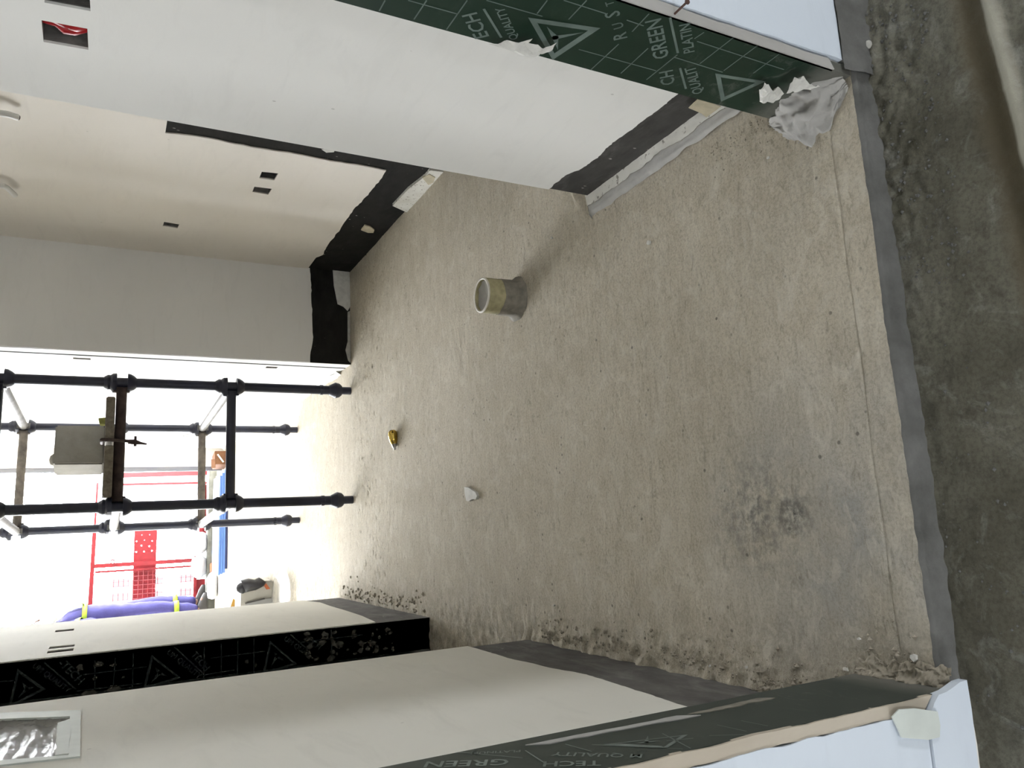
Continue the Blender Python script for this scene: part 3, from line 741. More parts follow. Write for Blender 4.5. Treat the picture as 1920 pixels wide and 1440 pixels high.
# far side-door jamb, facing the camera
fj3 = lambda a, b, d: Vector((a, Y_DOOR1-d, b))
t3 = struct(obj('trim_5', MB().plate(fj3, rect(XL-0.135, -0.02, XL-0.001, 2.2), -0.018+0.0, 0.0), 'ply_far'), 'almost black printed plywood lining of the side door')
struct(obj('wall_door_jamb', MB().box((XL-0.12, Y_DOOR1+0.018, -0.05), (XL-0.004, 3.14, CEIL)), 'plaster_left'), 'wall end behind the side-door lining') if False else None
PF = Print(lambda x, y: (lambda p: (p.x, p.z))(onY(x, y, Y_DOOR1)), fj3, (XL-0.134, 0.05, XL-0.003, 2.2))
mbp = MB()
for p, q in (((250,1225),(248,1296)),((178,1238),(178,1292)),((216,1234),(212,1290)),((383,1213),(382,1282)),((156,1265),(275,1250)),((142,1296),(267,1281)),
             ((415,1207),(415,1275)),((446,1202),(445,1270)),((476,1196),(476,1265)),((621,1180),(622,1230)),((395,1234),(497,1221)),((380,1266),(440,1256)),((0,1278),(26,1276)),((560,1205),(680,1190)),((696,1195),(698,1215))):
    PF.line(mbp, p, q, 0.003)
obj('grid_print', mbp, 'print_far', t3, fix=False)
mbp = MB()
PF.tri(mbp, [(284,1227.5),(267.7,1294),(339.6,1271)], 0.007); PF.star(mbp, (299,1262), [(289.6,1249),(314,1268),(282,1281.7)], 0.012)
PF.tri(mbp, [(33,1254),(15,1328),(86,1292)], 0.007); PF.star(mbp, (50,1292), [(41,1278),(66,1287),(33,1309)], 0.012)
PF.tri(mbp, [(506,1201),(492,1266),(557,1245)], 0.007); PF.star(mbp, (519,1230), [(513,1222),(533,1240),(507,1252)], 0.012)
obj('triangle_emblem', mbp, 'print_far', t3, fix=False)
mbp = MB()
PF.text(mbp, 'TECH', (357,1228.5), (385,1259)); PF.text(mbp, 'UM QUALITY', (312.5,1225), (373,1273)); PF.line(mbp, (327,1213), (381,1263), 0.004)
PF.text(mbp, '-TECH', (108,1245), (148,1284)); PF.text(mbp, 'UM QUALITY', (60,1250), (127,1300)); PF.line(mbp, (83,1242), (142,1292), 0.004)
PF.text(mbp, 'UM QUAL', (532,1200), (577,1232)); PF.line(mbp, (545,1190), (580,1220), 0.004); PF.text(mbp, 'TECH', (570,1199), (597,1219))
obj('lettering', mbp, 'print_far', t3, fix=False)
# mortar splashes on that lining
rnd = random.Random(5)
mbp = MB()
spl = [(150,1252,9),(185,1247,7),(212,1247,4),(168,1300,8),(213,1292,7),(178,1272,4),(231,1270,3),(462,1240,5),(480,1247,4),(405,1273,4)]
spl += [(rnd.uniform(575, 740), 0, rnd.uniform(2, 8)) for _ in range(46)]
for x, y, r in spl:
    if y == 0: y = rnd.uniform(1250-(x-500)*0.13, 1192-(x-500)*0.06) - 0
    c = onY(x, y, Y_DOOR1); k = 0.0019*r; n = 8; ph = rnd.uniform(0, 6); st = rnd.uniform(0.6, 2.2)
    PF.poly(mbp, [(c.x+k*math.cos(i*2*math.pi/n+ph)*rnd.uniform(.35, 1.0), c.z+k*st*math.sin(i*2*math.pi/n+ph)*rnd.uniform(.35, 1.0)) for i in range(n)])
obj('mortar_splash', mbp, 'splash', t3, fix=False)['kind'] = 'stuff'

# ------------------------------------------------------------------ foot details of the walls
# fillet at the right pillar foot
def fil(u, v, w0, w1, dz):
    y = Y_PEND+0.012-u*(Y_PEND-1.005)
    k = 0.030+0.010*nz(u*7, 3, 81)+0.004*nz(u*30, 3, 85); wf = 0.060*(1-0.1*u)+0.006*nz(u*12, 5, 86)
    t = (w0*k if w0 else 0)+((k if w1 == 1 else wf)-(w0*k if w0 else 0))*v
    z = 0.016+0.010*u-0.012*(t/0.065)-0.010*max(0, t/0.065-0.75)*4+0.0015*nz(u*40, t*90, 82)
    return Vector((XP_R+0.004-t, y, max(-0.004, z)+dz))
mb = MB().grid(lambda u, v: fil(u, v, 1, 2, 0), 90, 10)
mb.grid(lambda u, v: Vector((XP_R+0.004-0.068*u, Y_PEND+0.012+0.002*nz(u*20, v*3, 87), -0.004+(fil(0, u, 0, 2, 0).z+0.004)*v)), 10, 3)
bn = struct(obj('baseboard_right_near', mb, 'fillet', smooth=True, fix=False), 'mortar fillet along the foot of the right wall')
obj('pale_strip', MB().grid(lambda u, v: fil(u, v, 0, 1, 0.0015), 120, 6), 'speckled', bn, smooth=True, fix=False)
# tape at its end
ol = [(p[0], p[1]) for p in px_X([(1291, 202), (1308, 186), (1330, 192), (1360, 203), (1345, 215), (1330, 224), (1315, 212)], XP_R-0.02)]
tag(obj('tape_scrap', MB().plate(XP(XP_R-0.02, -1), ol, -0.0008, 0.0008), 'tape', base=(XP_R-0.02, ol[0][0], ol[0][1])), 'tan tape scrap folded over the end of the pale strip by the right jamb', 'tape')
# niche strips
def plateX(name, pts, X, mat, label, cat, t=0.003):
    ol = px_X(pts, X-0.006); base = (X-0.006, sum(p[0] for p in ol)/len(ol), min(p[1] for p in ol))
    return tag(obj(name, MB().plate(XP(X-0.006, -1), ol, -0.004, t), mat, base=base), label, cat)
plateX('foam_strip', [(736, 383), (765, 352), (797, 327), (806, 316), (834, 319), (812, 345), (790, 366), (764, 396)], XN, 'speckled', 'white speckled strip at the floor of the niche side wall', 'strip', 0.008)
plateX('tape_scrap', [(792, 333), (805, 326), (816, 332), (812, 342), (803, 346)], XN-0.008, 'tape', 'tan tape piece on the white strip in the niche', 'tape', 0.002)
plateX('paint_flake', [(677, 431), (684, 422), (690, 424), (694, 425), (702, 431), (700, 436), (690, 436), (682, 433)], XN, 'tape', 'yellowish flake stuck on the black foot of the niche', 'flake', 0.002)
plateX('plaster_flake', [(603, 279), (613, 276), (628, 280), (626, 284), (612, 285)], XN, 'paper', 'small pale dab on the dark slot of the niche wall', 'flake', 0.003)
def plateY(name, pts, Y, mat, label, cat, t=0.003):
    ol = px_Y(pts, Y-0.006); base = (sum(p[0] for p in ol)/len(ol), Y-0.006, min(p[1] for p in ol))
    return tag(obj(name, MB().plate(YP(Y-0.006, -1), ol, -0.004, t), mat, base=base), label, cat)
plateY('torn_strip', [(624, 506), (655, 504), (657, 574), (652, 583), (644, 575), (633, 570), (626, 535)], YN, 'paper', 'torn white strip on the black foot of the niche back wall', 'strip')
plateY('torn_strip', [(652, 585), (656, 583), (657, 680), (653, 676), (648, 656), (652, 640)], YN, 'paper_grey', 'narrow grey torn strip at the floor of the niche back wall', 'strip')

# ------------------------------------------------------------------ wall fittings
# red conduit in the right-hand wall boxes
for k, (pts, lab) in enumerate(((((80, 40), (100, 46), (122, 57), (142, 58), (163, 52)), 'red flexible conduit looped inside the open box in the white right wall'),
                                (((84, -22), (110, -14), (135, -4), (166, -6)), 'red conduit in the topmost box of the white right wall'))):
    if k == 1: continue
    P3 = [onX(a, b, XP_R) for a, b in pts]; mbc = MB()
    for off, r in ((0, 0.010), (0.012, 0.009), (-0.012, 0.009)):
        mbc.tube([(XP_R+0.012+0.004*math.sin(i*1.3+off*90), p.y+off*1.0, p.z+0.004*math.sin(i*2+off*200)) for i, p in enumerate(P3)], r, 10)
    tag(obj('conduit_bundle', mbc, 'red_pipe', base=P3[0], smooth=True), lab, 'conduit')
# mortar lumps in that box
# white bent conduit ends in the niche
for (p, q, r, lab) in (((-30, 212), (12, 213), (33, 220), 'upper bent conduit end poking from the niche side wall, nearer the white right wall'),
                       ((-30, 352), (8, 347), (28, 366), 'bent conduit end poking from the niche side wall, nearer the corner')):
    a = onX(*p, XN-0.03); b = onX(*q, XN-0.035); c = onX(*r, XN-0.03); st = onX(p[0]-25, p[1], XN-0.002)
    pts = []
    ctrl = [st, a, b, c]
    for i in range(13):
        t = i/12*3; k = min(int(t), 2); f = t-k; pts.append(ctrl[k].lerp(ctrl[k+1], f))
    sm = [pts[0]] + [(pts[i-1]+pts[i]*2+pts[i+1])/4 for i in range(1, 12)] + [pts[12]]
    th = thing('conduit_end', lab, 'conduit', c)
    obj('conduit', MB().tube(sm, 0.0105, 12), 'white_plastic', th, smooth=True, sharp=50)
    obj('conduit_mouth', MB().tube([c, c+(c-sm[-2]).normalized()*0.004], 0.0085, 12), 'dark', th)  # solid dark disc, shade of the bore put into its colour
# masked wall box on the near left wall
th = thing('masked_wall_box', 'recessed wall box masked with clear plastic film and tape on the left wall', 'wall box', onX(60, 1385, XL))
X1 = XL+0.005
fo = px_X([(-85, 1341), (152, 1333), (150, 1420), (-85, 1446)], X1); fi = px_X([(-60, 1352), (131, 1345), (128, 1418), (-60, 1432)], X1)
obj('tape_frame', MB().plate(XP(X1, 1), fo, -0.002, 0.002, [fi]), 'tape_pale', th)
def film(u, v):
    a = Vector(fi[0]).lerp(Vector(fi[1]), u).lerp(Vector(fi[3]).lerp(Vector(fi[2]), u), v)
    k = math.sin(math.pi*min(1, max(0, u)))*0 + min(1, 6*min(u*3, 1-u, v*2, (1-v)*2))
    return Vector((X1-0.002-0.014*k*(0.6+0.5*nz(a.x*6, a.y*50, 91))+0.003*nz(a.x*20, a.y*120, 92), a.x, a.y))
obj('plastic_film', MB().grid(film, 60, 30), 'film', th, smooth=True, fix=False)
fs_ = px_X([(108, 1358), (132, 1350), (129, 1416), (103, 1419)], X1)
obj('tape_flap', MB().plate(XP(X1, 1), ragged_rect(fs_, [6, 6, 6, 14], 0.002, 3), -0.001, 0.003), 'tape_pale', th)
# peeled paper on the right plaster edge
def scrap(fn2, outline, amp, seed, n=14):
    """crumpled sheet over a polygon: fn2(a, b, h) -> point"""
    a0 = min(p[0] for p in outline); a1 = max(p[0] for p in outline); b0 = min(p[1] for p in outline); b1 = max(p[1] for p in outline)
    mb = MB(); tris = tessellate_polygon([[Vector((*p, 0)) for p in outline]])
    import bmesh
    bm = bmesh.new(); vv = [bm.verts.new((*p, 0)) for p in outline]
    for t in tris:
        try: bm.faces.new([vv[i] for i in t])
        except ValueError: pass
    bmesh.ops.subdivide_edges(bm, edges=bm.edges, cuts=4, use_grid_fill=True)
    s = 2.2/max(a1-a0, b1-b0)
    bm.verts.index_update()
    mb.add([fn2(v.co.x, v.co.y, amp*(1.0*nz(v.co.x*s, v.co.y*s, seed)+0.5*nz(v.co.x*s*3, v.co.y*s*3, seed+1)+0.75)) for v in bm.verts], [tuple(v.index for v in f.verts) for f in bm.faces])
    bm.free(); return mb
xo = XJR-0.004
ol = px_X([(915, 73), (945, 72), (972, 71), (998, 61), (990, 70), (1008, 69), (1018, 78), (1044, 70), (1036, 82), (1020, 92), (1012, 88), (1005, 103), (960, 90)], xo)
o = obj('peeled_paper', scrap(lambda a, b, h: Vector((xo-h, a, b)), ol, 0.010, 5), 'paper', base=(xo, ol[0][0], ol[0][1])); tag(o, 'curled torn white paper peeling over the green board edge on the right', 'paper')
# nail in the right board
na = onY(1266, 25, YR); nb_ = onY(1288, 4, YR-0.03)
th = thing('nail', 'rusty nail sticking out of the right white board', 'nail', na)
obj('shank', MB().tube([na+Vector((0, 0.01, 0)), nb_], 0.0018, 8), 'rust', th); dd = (nb_-na).normalized()
obj('head', MB().tube([nb_, nb_+dd*0.002], 0.0042, 10), 'rust', th)
# paper and mortar heap at the right jamb foot
zz = lambda a, b, h: Vector((a, b, 0.004+h))
ol = px_Z([(1416, 207), (1425, 196), (1440, 190), (1462, 183), (1500, 178), (1540, 165), (1545, 180), (1520, 195), (1495, 205), (1470, 215), (1458, 221), (1432, 219)], 0.01)
o = obj('torn_paper', scrap(zz, ol, 0.009, 8), 'paper_grey', base=(ol[0][0], ol[0][1], 0)); tag(o, 'flat dusty torn paper on the floor by the right jamb', 'paper')
q = [onX(a, b, XJR-0.02) for a, b in ((1424, 190), (1423, 165), (1433, 151), (1452, 162), (1470, 176), (1450, 190), (1435, 186))]
ol = [(p.y, p.z) for p in q]
o = obj('torn_paper', scrap(lambda a, b, h: Vector((XJR-0.012-h, a, b)), ol, 0.014, 12), 'paper', base=(XJR-0.02, ol[0][0], ol[0][1])); tag(o, 'grey-shaded paper flap standing against the right jamb', 'paper')
q = [onX(a, b, XJR-0.03) for a, b in ((1470, 172), (1490, 152), (1502, 149), (1518, 158), (1538, 166), (1520, 170), (1490, 175))]
ol = [(p.y, p.z) for p in q]
o = obj('torn_paper', scrap(lambda a, b, h: Vector((XJR-0.020-h, a, b)), ol, 0.012, 15), 'paper', base=(XJR-0.03, ol[0][0], ol[0][1])); tag(o, 'bright white paper corner sticking up nearest the floor step', 'paper')
q = [onZ(a, b, 0.015) for a, b in ((1416, 206), (1432, 194), (1448, 204), (1458, 214), (1470, 220), (1440, 221), (1425, 216))]
o = obj('torn_paper', scrap(lambda a, b, h: Vector((a, b, 0.016+h)), [(p.x, p.y) for p in q], 0.008, 19), 'paper', base=(q[0].x, q[0].y, 0.012)); tag(o, 'white paper tip lying lowest in the heap by the right jamb', 'paper')
# mortar heap under it
mb = MB()
def heap(u, v):
    y = 0.835+u*0.185; w = 0.085*(1-v)
    e = math.sin(math.pi*min(1, max(0.0, u*0.9+0.08)))
    return Vector((XJR+0.002-w*e*(1+0.3*nz(u*9, v*5, 101)), y, 0.055*v*e*(1+0.5*nz(u*8, v*5, 102))+0.004*nz(u*40, v*30, 103)))
mb.grid(heap, 50, 24)
struct(obj('trim_6', mb, 'fillet', smooth=True, fix=False), 'mortar built up at the foot of the right jamb')
# mortar ridge at left jamb foot
mb = MB()
def heap2(u, v):
    y = 0.800+u*0.42; xw = XJL if y < YJL1 else XL
    if y > YJL1: xw = XJL+(XL-XJL)*min(1, (y-YJL1)/0.03)
    w = 0.034*(1-v)*(1+0.6*nz(u*22, v*3, 111))
    return Vector((xw+w-0.003, y, 0.016*v*(1+0.9*nz(u*24, v*4, 112))+0.005*nz(u*110, v*14, 113)+0.002*nz(u*260, v*30, 114)))
mb.grid(heap2, 260, 16)
struct(obj('trim_7', mb, 'rubble', smooth=True, fix=False), 'brown mortar crumbs heaped along the left jamb foot')

# ------------------------------------------------------------------ things on the screed
# drain pipe stub
pc = onZ(968, 560, 0.0); pb = Vector((pc.x, pc.y, 0.0))
top = onY(905, 552, pc.y-0.0); pr = 0.057
ph = max(0.09, onY(903, 557, pc.y).z)
th = thing('pipe_stub', 'short yellow and grey drain pipe stub standing up from the screed', 'pipe', pb)
def ring(mbq, z0, z1, r0, r1): mbq.lathe(pb, [(r0, z0), (r1, z1)], 28, cap=False)
mb = MB()
prof = [(pr+0.022, -0.004), (pr+0.008, 0.006), (pr+0.003, 0.018), (pr+0.0015, ph*0.55)]
mb.lathe(pb, prof, 32, cap=False)
mb.v = [(v[0]+0.003*nz(v[0]*60, v[1]*60, v[2]*60), v[1]+0.003*nz(v[0]*60, v[1]*60, 5+v[2]*60), v[2]+0.007*nz(v[0]*40, v[1]*40, 9)*(1 if v[2] > ph*0.4 else 0.3)) for v in mb.v]
obj('mortar_collar', mb, 'pipe_grey', th, smooth=True)
mb = MB(); mb.lathe(pb, [(pr, 0.0), (pr, ph-0.002), (pr-0.001, ph), (pr-0.006, ph), (pr-0.006, ph-0.045)], 32, cap=False)
o = obj('pipe_wall', mb, 'pipe_yellow', th, smooth=True, sharp=40)
mb = MB(); mb.lathe(pb, [(pr-0.0065, ph-0.001), (pr-0.0062, ph+0.0012), (pr-0.0008, ph+0.0012), (pr+0.0004, ph-0.003)], 32, cap=False)
obj('rim', mb, 'pipe_rim', th, smooth=True)
mb = MB()
mb.lathe(pb, [(0.001, ph-0.020), (pr*0.5, ph-0.016), (pr-0.006, ph-0.012)], 28, cap=False)
mb.v = [(v[0], v[1], v[2]+0.006*nz(v[0]*50, v[1]*50, 3)) for v in mb.v]
obj('plug', mb, 'fillet', th, smooth=True)
# brass plumb bob lying on the floor
b0 = onZ(736, 806, 0.02); b1 = onZ(742, 844, 0.008)
ax = (b1-b0); L = ax.length; ax.normalize()
th = thing('plumb_bob', 'small polished brass plumb bob lying on the floor', 'plumb bob', Vector((b0.x, b0.y, 0.0)))
mb = MB(); R_ = 0.021
b0 = Vector((b0.x, b0.y, R_+0.001)); b1 = Vector((b1.x, b1.y, 0.012)); ax = (b1-b0); L = ax.length; ax.normalize()
mb.lathe(b0, [(0.001, 0), (R_*0.6, 0.002), (R_*0.92, 0.010), (R_, 0.022), (R_*0.97, L*0.42), (R_*0.85, L*0.58), (R_*0.62, L*0.70)], 24, ax)
obj('body', mb, 'brass', th, smooth=True, sharp=50)
mb = MB(); mb.lathe(b0, [(R_*0.62, L*0.70), (R_*0.45, L*0.84), (R_*0.30, L*0.90), (R_*0.33, L*0.95), (0.001, L*1.0)], 20, ax)
obj('cap', mb, 'steel', th, smooth=True, sharp=50)
# chip of white tile
ol = px_Z([(872, 913), (880, 914), (893, 923), (896, 930), (894, 936), (886, 936), (881, 940), (876, 939), (873, 926)], 0.008)
tag(obj('tile_chip', MB().plate(ZP(0.0), ol, 0.0, 0.012), 'paper', base=(ol[0][0], ol[0][1], 0)), 'five-sided white tile chip lying flat near the middle of the floor', 'chip')
# loose little chips
CH = ((1215, 455, 5, 'white chip on the screed between the pipe stub and the right wall foot'), (1038, 1135, 3, 'tiny white chip on the screed near the far end of the near left wall'),
      (1034, 446, 3, 'tiny white chip in line with the pipe stub shadow'), (1400, 1251, 4, 'small white chip near the left wall foot beside the brown crumbs'),
      (1712, 1232, 6, 'elongated white splinter on the smooth strip by the floor step'), (1586, 1255, 4, 'small white chip at the left jamb foot'),
      (1440, 296, 3, 'tiny white chip below the torn paper by the right jamb'), (1610, 1198, 3, 'tiny white speck on the grey skim before the step'), (1330, 1248, 3, 'tiny white speck among the crumbs at the left wall'))
for i, (x, y, s, clab) in enumerate(CH):
    c = onZ(x, y, 0.004); k = 0.0011*s; rn = random.Random(i); n = 6
    ol = [(c.x+k*math.cos(j*2*math.pi/n)*rn.uniform(.5, 1.2), c.y+k*1.3*math.sin(j*2*math.pi/n)*rn.uniform(.5, 1.2)) for j in range(n)]
    tag(obj('paint_chip', MB().plate(ZP(0.0), ol, -0.001, 0.005), 'paper', base=(c.x, c.y, 0)), clab, 'chip', 'tiny white chips scattered on the floor')
# crumbs: gravel nobody could count
mb = MB(); rn = random.Random(11)
def crumb(x, y, z, r):
    vs = []
    for p in ((1,0,0),(-1,0,0),(0,1,0),(0,-1,0),(0,0,1),(0,0,-1)):
        k = r*rn.uniform(.6, 1.25); vs.append((x+p[0]*k, y+p[1]*k, z+p[2]*k*0.8))
    mb.add(vs, [(0,2,4),(2,1,4),(1,3,4),(3,0,4),(2,0,5),(1,2,5),(3,1,5),(0,3,5)])
for i in range(420):
    y = rn.uniform(0.85, 2.1); w = abs(rn.gauss(0, 0.03)); xw = XJL if y < YJL1 else XL
    x = xw+0.015+w; crumb(x, y, floor_h(x, y)+0.002, rn.choice((.0012, .0018, .0025, .0035, .0055)))
for i in range(120):
    y = rn.uniform(3.05, 4.3); x = XL+0.01+abs(rn.gauss(0, 0.04)); crumb(x, y, floor_h(x, y)+0.002, rn.choice((.003, .004, .006, .009)))
for i in range(220):
    y = rn.uniform(0.86, 1.2); x = XP_R-0.08-abs(rn.gauss(0, 0.045)); crumb(x, y, floor_h(x, y)+0.0005, rn.choice((.001, .0015, .002, .003)))
o = obj('mortar_crumbs', mb, 'rubble', fix=True); o['kind'] = 'stuff'; tag(o, 'loose mortar crumbs swept against the wall feet', 'rubble')
mb = MB(); rn = random.Random(12)
for i in range(420):
    x = rn.uniform(0.35, 1.0) if i % 3 else rn.uniform(-0.35, 0.9); y = rn.uniform(0.70, 0.815)
    crumb(x, y, low_h(x, y)+0.001, rn.choice((.001, .0013, .0018, .0026, .004)))
o = obj('mortar_crumbs', mb, 'mortar', fix=True); o['kind'] = 'stuff'; tag(o, 'grey crumbs on the lower floor along the step', 'rubble')
# a larger stone on the lower floor
c = onZ(1625, 84, Z_LOW+0.012); mb = MB()
mb.lathe(c-Vector((0, 0, 0.008)), [(0.001, -0.001), (0.007, 0.001), (0.009, 0.006), (0.006, 0.012), (0.001, 0.014)], 9)
tag(obj('pebble', mb, 'paper_grey', base=c-Vector((0, 0, 0.008)), smooth=True), 'pale round pebble on the lower floor under the right white board', 'pebble')

# ------------------------------------------------------------------ scaffold tower
SC = dict(FR=(0.769, 4.087), FL=(0.176, 4.073), BR=(0.730, 5.426), BL=(0.106, 5.361))
NODES = [0.62, 1.12, 1.62, 2.12]
TR = 0.0243
tower = thing('scaffold_tower', 'dark blue-black steel scaffold tower with cup joints standing on the screed', 'scaffold', (0.445, 4.74, 0))
for k, (x, y) in SC.items():
    st = obj('standard', MB().tube([(x, y, 0.055), (x, y, 2.5)], TR, 16).tube([(x, y, 0.0), (x, y, 0.06)], TR*0.86, 16), 'tube_navy', tower, smooth=True, sharp=40)
    mb = MB(); c = Vector((x, y, 0.085))
    mb.lathe(c, [(TR+.004, -0.034), (TR+0.014, -0.022), (TR+0.019, 0.0), (TR+0.010, 0.018), (TR+.002, 0.034)], 14)
    obj('cup_joint', mb, 'tube_navy', st, smooth=True, sharp=35)
    for z in NODES:
        c = Vector((x, y, z))
        obj('bottom_cup', MB().lathe(c, [(TR+.001, -0.062), (TR+0.010, -0.052), (TR+0.019, -0.036), (TR+0.021, -0.024), (TR+0.015, -0.024)], 14), 'tube_navy', st, smooth=True, sharp=35)
        mb = MB().lathe(c, [(TR+0.014, 0.022), (TR+0.020, 0.024), (TR+0.019, 0.040), (TR+0.011, 0.050), (TR+0.012, 0.062), (TR+.002, 0.078)], 14)
        a0 = 0.7+z*3+x; mb.v = [tuple(Vector(v)+(Vector((v[0]-x, v[1]-y, 0)).normalized()*0.010*max(0, math.cos(3*(math.atan2(v[1]-y, v[0]-x)-a0)))**3 if abs(v[2]-z-0.032) < 0.012 else Vector((0, 0, 0)))) for v in mb.v]
        obj('top_cup', mb, 'tube_navy', st, smooth=True, sharp=35)
    # bolt lug low on the tube
    mb = MB(); mb.lathe(Vector((x, y, 0.16)), [(TR-.002, -.01), (TR+.003, -.008), (TR+.003, .008), (TR-.002, .01)], 12); obj('lug', mb, 'tube_navy', st)
def ledger(a, b, z, mat, name='ledger'):
    p = Vector((*SC[a], z)); q = Vector((*SC[b], z)); d = (q-p).normalized()
    l = obj(name, MB().tube([p+d*0.030, q-d*0.030], TR*0.97, 16), mat, tower, smooth=True, sharp=40)
    for c, sg in ((p, 1), (q, -1)):
        obj('blade', MB().obox(c+d*sg*(TR+0.012), d, Vector((0, 0, 1)), d.cross(Vector((0, 0, 1))), 0.012, 0.034, 0.016), mat, l)
ledger('FL', 'FR', 0.62, 'tube_navy'); ledger('BL', 'BR', 0.62, 'tube_brown')
ledger('FR', 'BR', 0.62, 'tube_silver', 'transom'); ledger('FL', 'BL', 0.62, 'tube_silver', 'transom')
ledger('FL', 'FR', 1.12, 'tube_rust'); ledger('BL', 'BR', 1.12, 'tube_rust')
ledger('FL', 'BL', 1.12, 'tube_silver', 'transom')
ledger('FL', 'FR', 1.62, 'tube_navy'); ledger('BL', 'BR', 1.62, 'tube_brown')
ledger('FR', 'BR', 1.62, 'tube_silver', 'transom'); ledger('FL', 'BL', 1.62, 'tube_silver', 'transom')
ledger('FL', 'FR', 2.12, 'tube_navy')
# boards
ZB = 1.12+TR+0.001
for i, (y0, y1, lab) in enumerate(((742, 826, 'weathered scaffold board on the tower, on the side nearer the right wall'), (834, 932, 'weathered scaffold board on the tower, under the edge of the grey block'))):
    x1 = onY(205, y0, 4.0).x; x0 = onY(205, y1, 4.0).x
    th = thing('scaffold_board', lab, 'board', ((x0+x1)/2, 4.72, ZB), 'boards on the scaffold')
    def bd(mb=MB(), x0=x0, x1=x1, i=i):
        prof = [(x0, ZB+.006), (x0+.006, ZB), (x1-.006, ZB), (x1, ZB+.006), (x1, ZB+.032), (x1-.006, ZB+.038), (x0+.006, ZB+.038), (x0, ZB+.032)]
        st = [4.0, 4.02, 4.4, 4.9, 5.3, 5.53, 5.55]
        vs = []
        for k, y in enumerate(st):
            sh = 0.96 if k in (0, len(st)-1) else 1
            for x, z in prof: vs.append(((x-(x0+x1)/2)*sh+(x0+x1)/2+0.002*nz(y*3, i), y, (z-ZB-.019)*sh+ZB+.019))
        n = 8
        fs = [(k*n+j, k*n+(j+1) % n, (k+1)*n+(j+1) % n, (k+1)*n+j) for k in range(len(st)-1) for j in range(n)] + [tuple(range(n)), tuple(range((len(st)-1)*n, len(st)*n))]
        return mb.add(vs, fs)
    obj('plank', bd(MB()), 'board_wood', th)
    mb = MB().box((x0+.001, 4.045, ZB-.0005), (x1-.001, 4.075, ZB+.0395)); obj('end_band', mb, 'tube_rust', th)
# grey block on the boards
YBk = 4.62
c0 = onY(195, 800, YBk); c1 = onY(104, 882, YBk)
zb = ZB+0.0395
w = c0.x-c1.x; hh = onY(101, 840, YBk).z-zb
th = thing('masonry_block', 'pale grey aerated block standing on the scaffold boards', 'block', ((c0.x+c1.x)/2, YBk+0.12, zb))
ux = Vector((math.cos(0.22), math.sin(0.22), 0)); uy = Vector((-ux.y, ux.x, 0)); cc = Vector(((c0.x+c1.x)/2, YBk+0.12, zb+hh/2))
import bmesh
def bevel_box(cc, ux, uy, hx, hy, hz, r, seg=2):
    bm = bmesh.new(); bmesh.ops.create_cube(bm, size=1)
    for v in bm.verts: v.co = Vector((v.co.x*2*hx, v.co.y*2*hy, v.co.z*2*hz))
    bmesh.ops.bevel(bm, geom=bm.edges, offset=r, segments=seg, affect='EDGES')
    uz = Vector((0, 0, 1)); mb = MB(); bm.verts.index_update()
    mb.add([cc+ux*v.co.x+uy*v.co.y+uz*v.co.z for v in bm.verts], [tuple(v.index for v in f.verts) for f in bm.faces]); bm.free(); return mb
obj('body', bevel_box(cc, ux, uy, w*0.47, 0.10, hh/2, 0.008), 'block', th, smooth=True, sharp=40)
tp = onY(93, 861, YBk+0.05)
mb = MB(); mb.lathe((tp.x, YBk+0.09, zb+hh-0.004), [(0.030, 0), (0.030, 0.010), (0.022, 0.022), (0.006, 0.027)], 9)
mb.v = [(v[0]+.006*nz(v[0]*50, v[1]*50, 1), v[1]+.006*nz(v[0]*50, v[1]*50, 2), v[2]) for v in mb.v]
obj('mortar_lump', mb, 'block', th, smooth=True)
# foam sheet under the block
fx0 = onY(186, 907, 4.55).x; fx1 = onY(186, 788, 4.55).x
tag(obj('foam_pad', MB().box((fx0, 4.50, zb), (fx0+0.012, 4.9, zb+0.012)).box((fx1-0.03, 4.42, zb), (fx1, 4.50, zb+0.028)), 'foam', base=((fx0+fx1)/2, 4.6, zb)), 'yellow-green foam scrap beside the grey block', 'foam') if False else None
tag(obj('foam_pad', MB().add([(fx1-.035, 4.44, zb), (fx1, 4.44, zb), (fx1+.004, 4.56, zb), (fx1-.03, 4.55, zb), (fx1-.032, 4.45, zb+.028), (fx1-.004, 4.445, zb+.034), (fx1, 4.55, zb+.030), (fx1-.03, 4.545, zb+.024)], [(0,3,2,1),(4,5,6,7),(0,1,5,4),(1,2,6,5),(2,3,7,6),(3,0,4,7)]), 'foam', base=(fx1, 4.5, zb)), 'yellow-green foam scrap beside the grey block', 'foam')
# clamp hanging from boards and ledger
cl = onY(240, 828, 4.05); xc = cl.x
th = thing('board_clamp', 'small dark steel clamp hooked round the boards and the front ledger', 'clamp', (xc, 4.05, 1.06))
obj('strap', MB().tube([(xc, 4.12, ZB+.050), (xc, 3.985, ZB+.050), (xc, 3.980, ZB+.02), (xc, 4.03, 1.085), (xc+.002, 4.04, 1.062)], 0.008, 8), 'tube_rust', th, smooth=True)
obj('bolt', MB().tube([(xc-.002, 4.04, 1.085), (xc-.004, 4.035, 1.055), (xc-.010, 4.03, 1.03), (xc-.014, 4.03, 1.005)], [0.010, 0.013, 0.007, 0.004], 8), 'tube_rust', th, smooth=True)
obj('wing', MB().obox((xc, 4.035, 1.055), Vector((1, 0, 0)), Vector((0, 1, 0)), Vector((0, 0, 1)), 0.024, 0.008, 0.006), 'tube_rust', th)

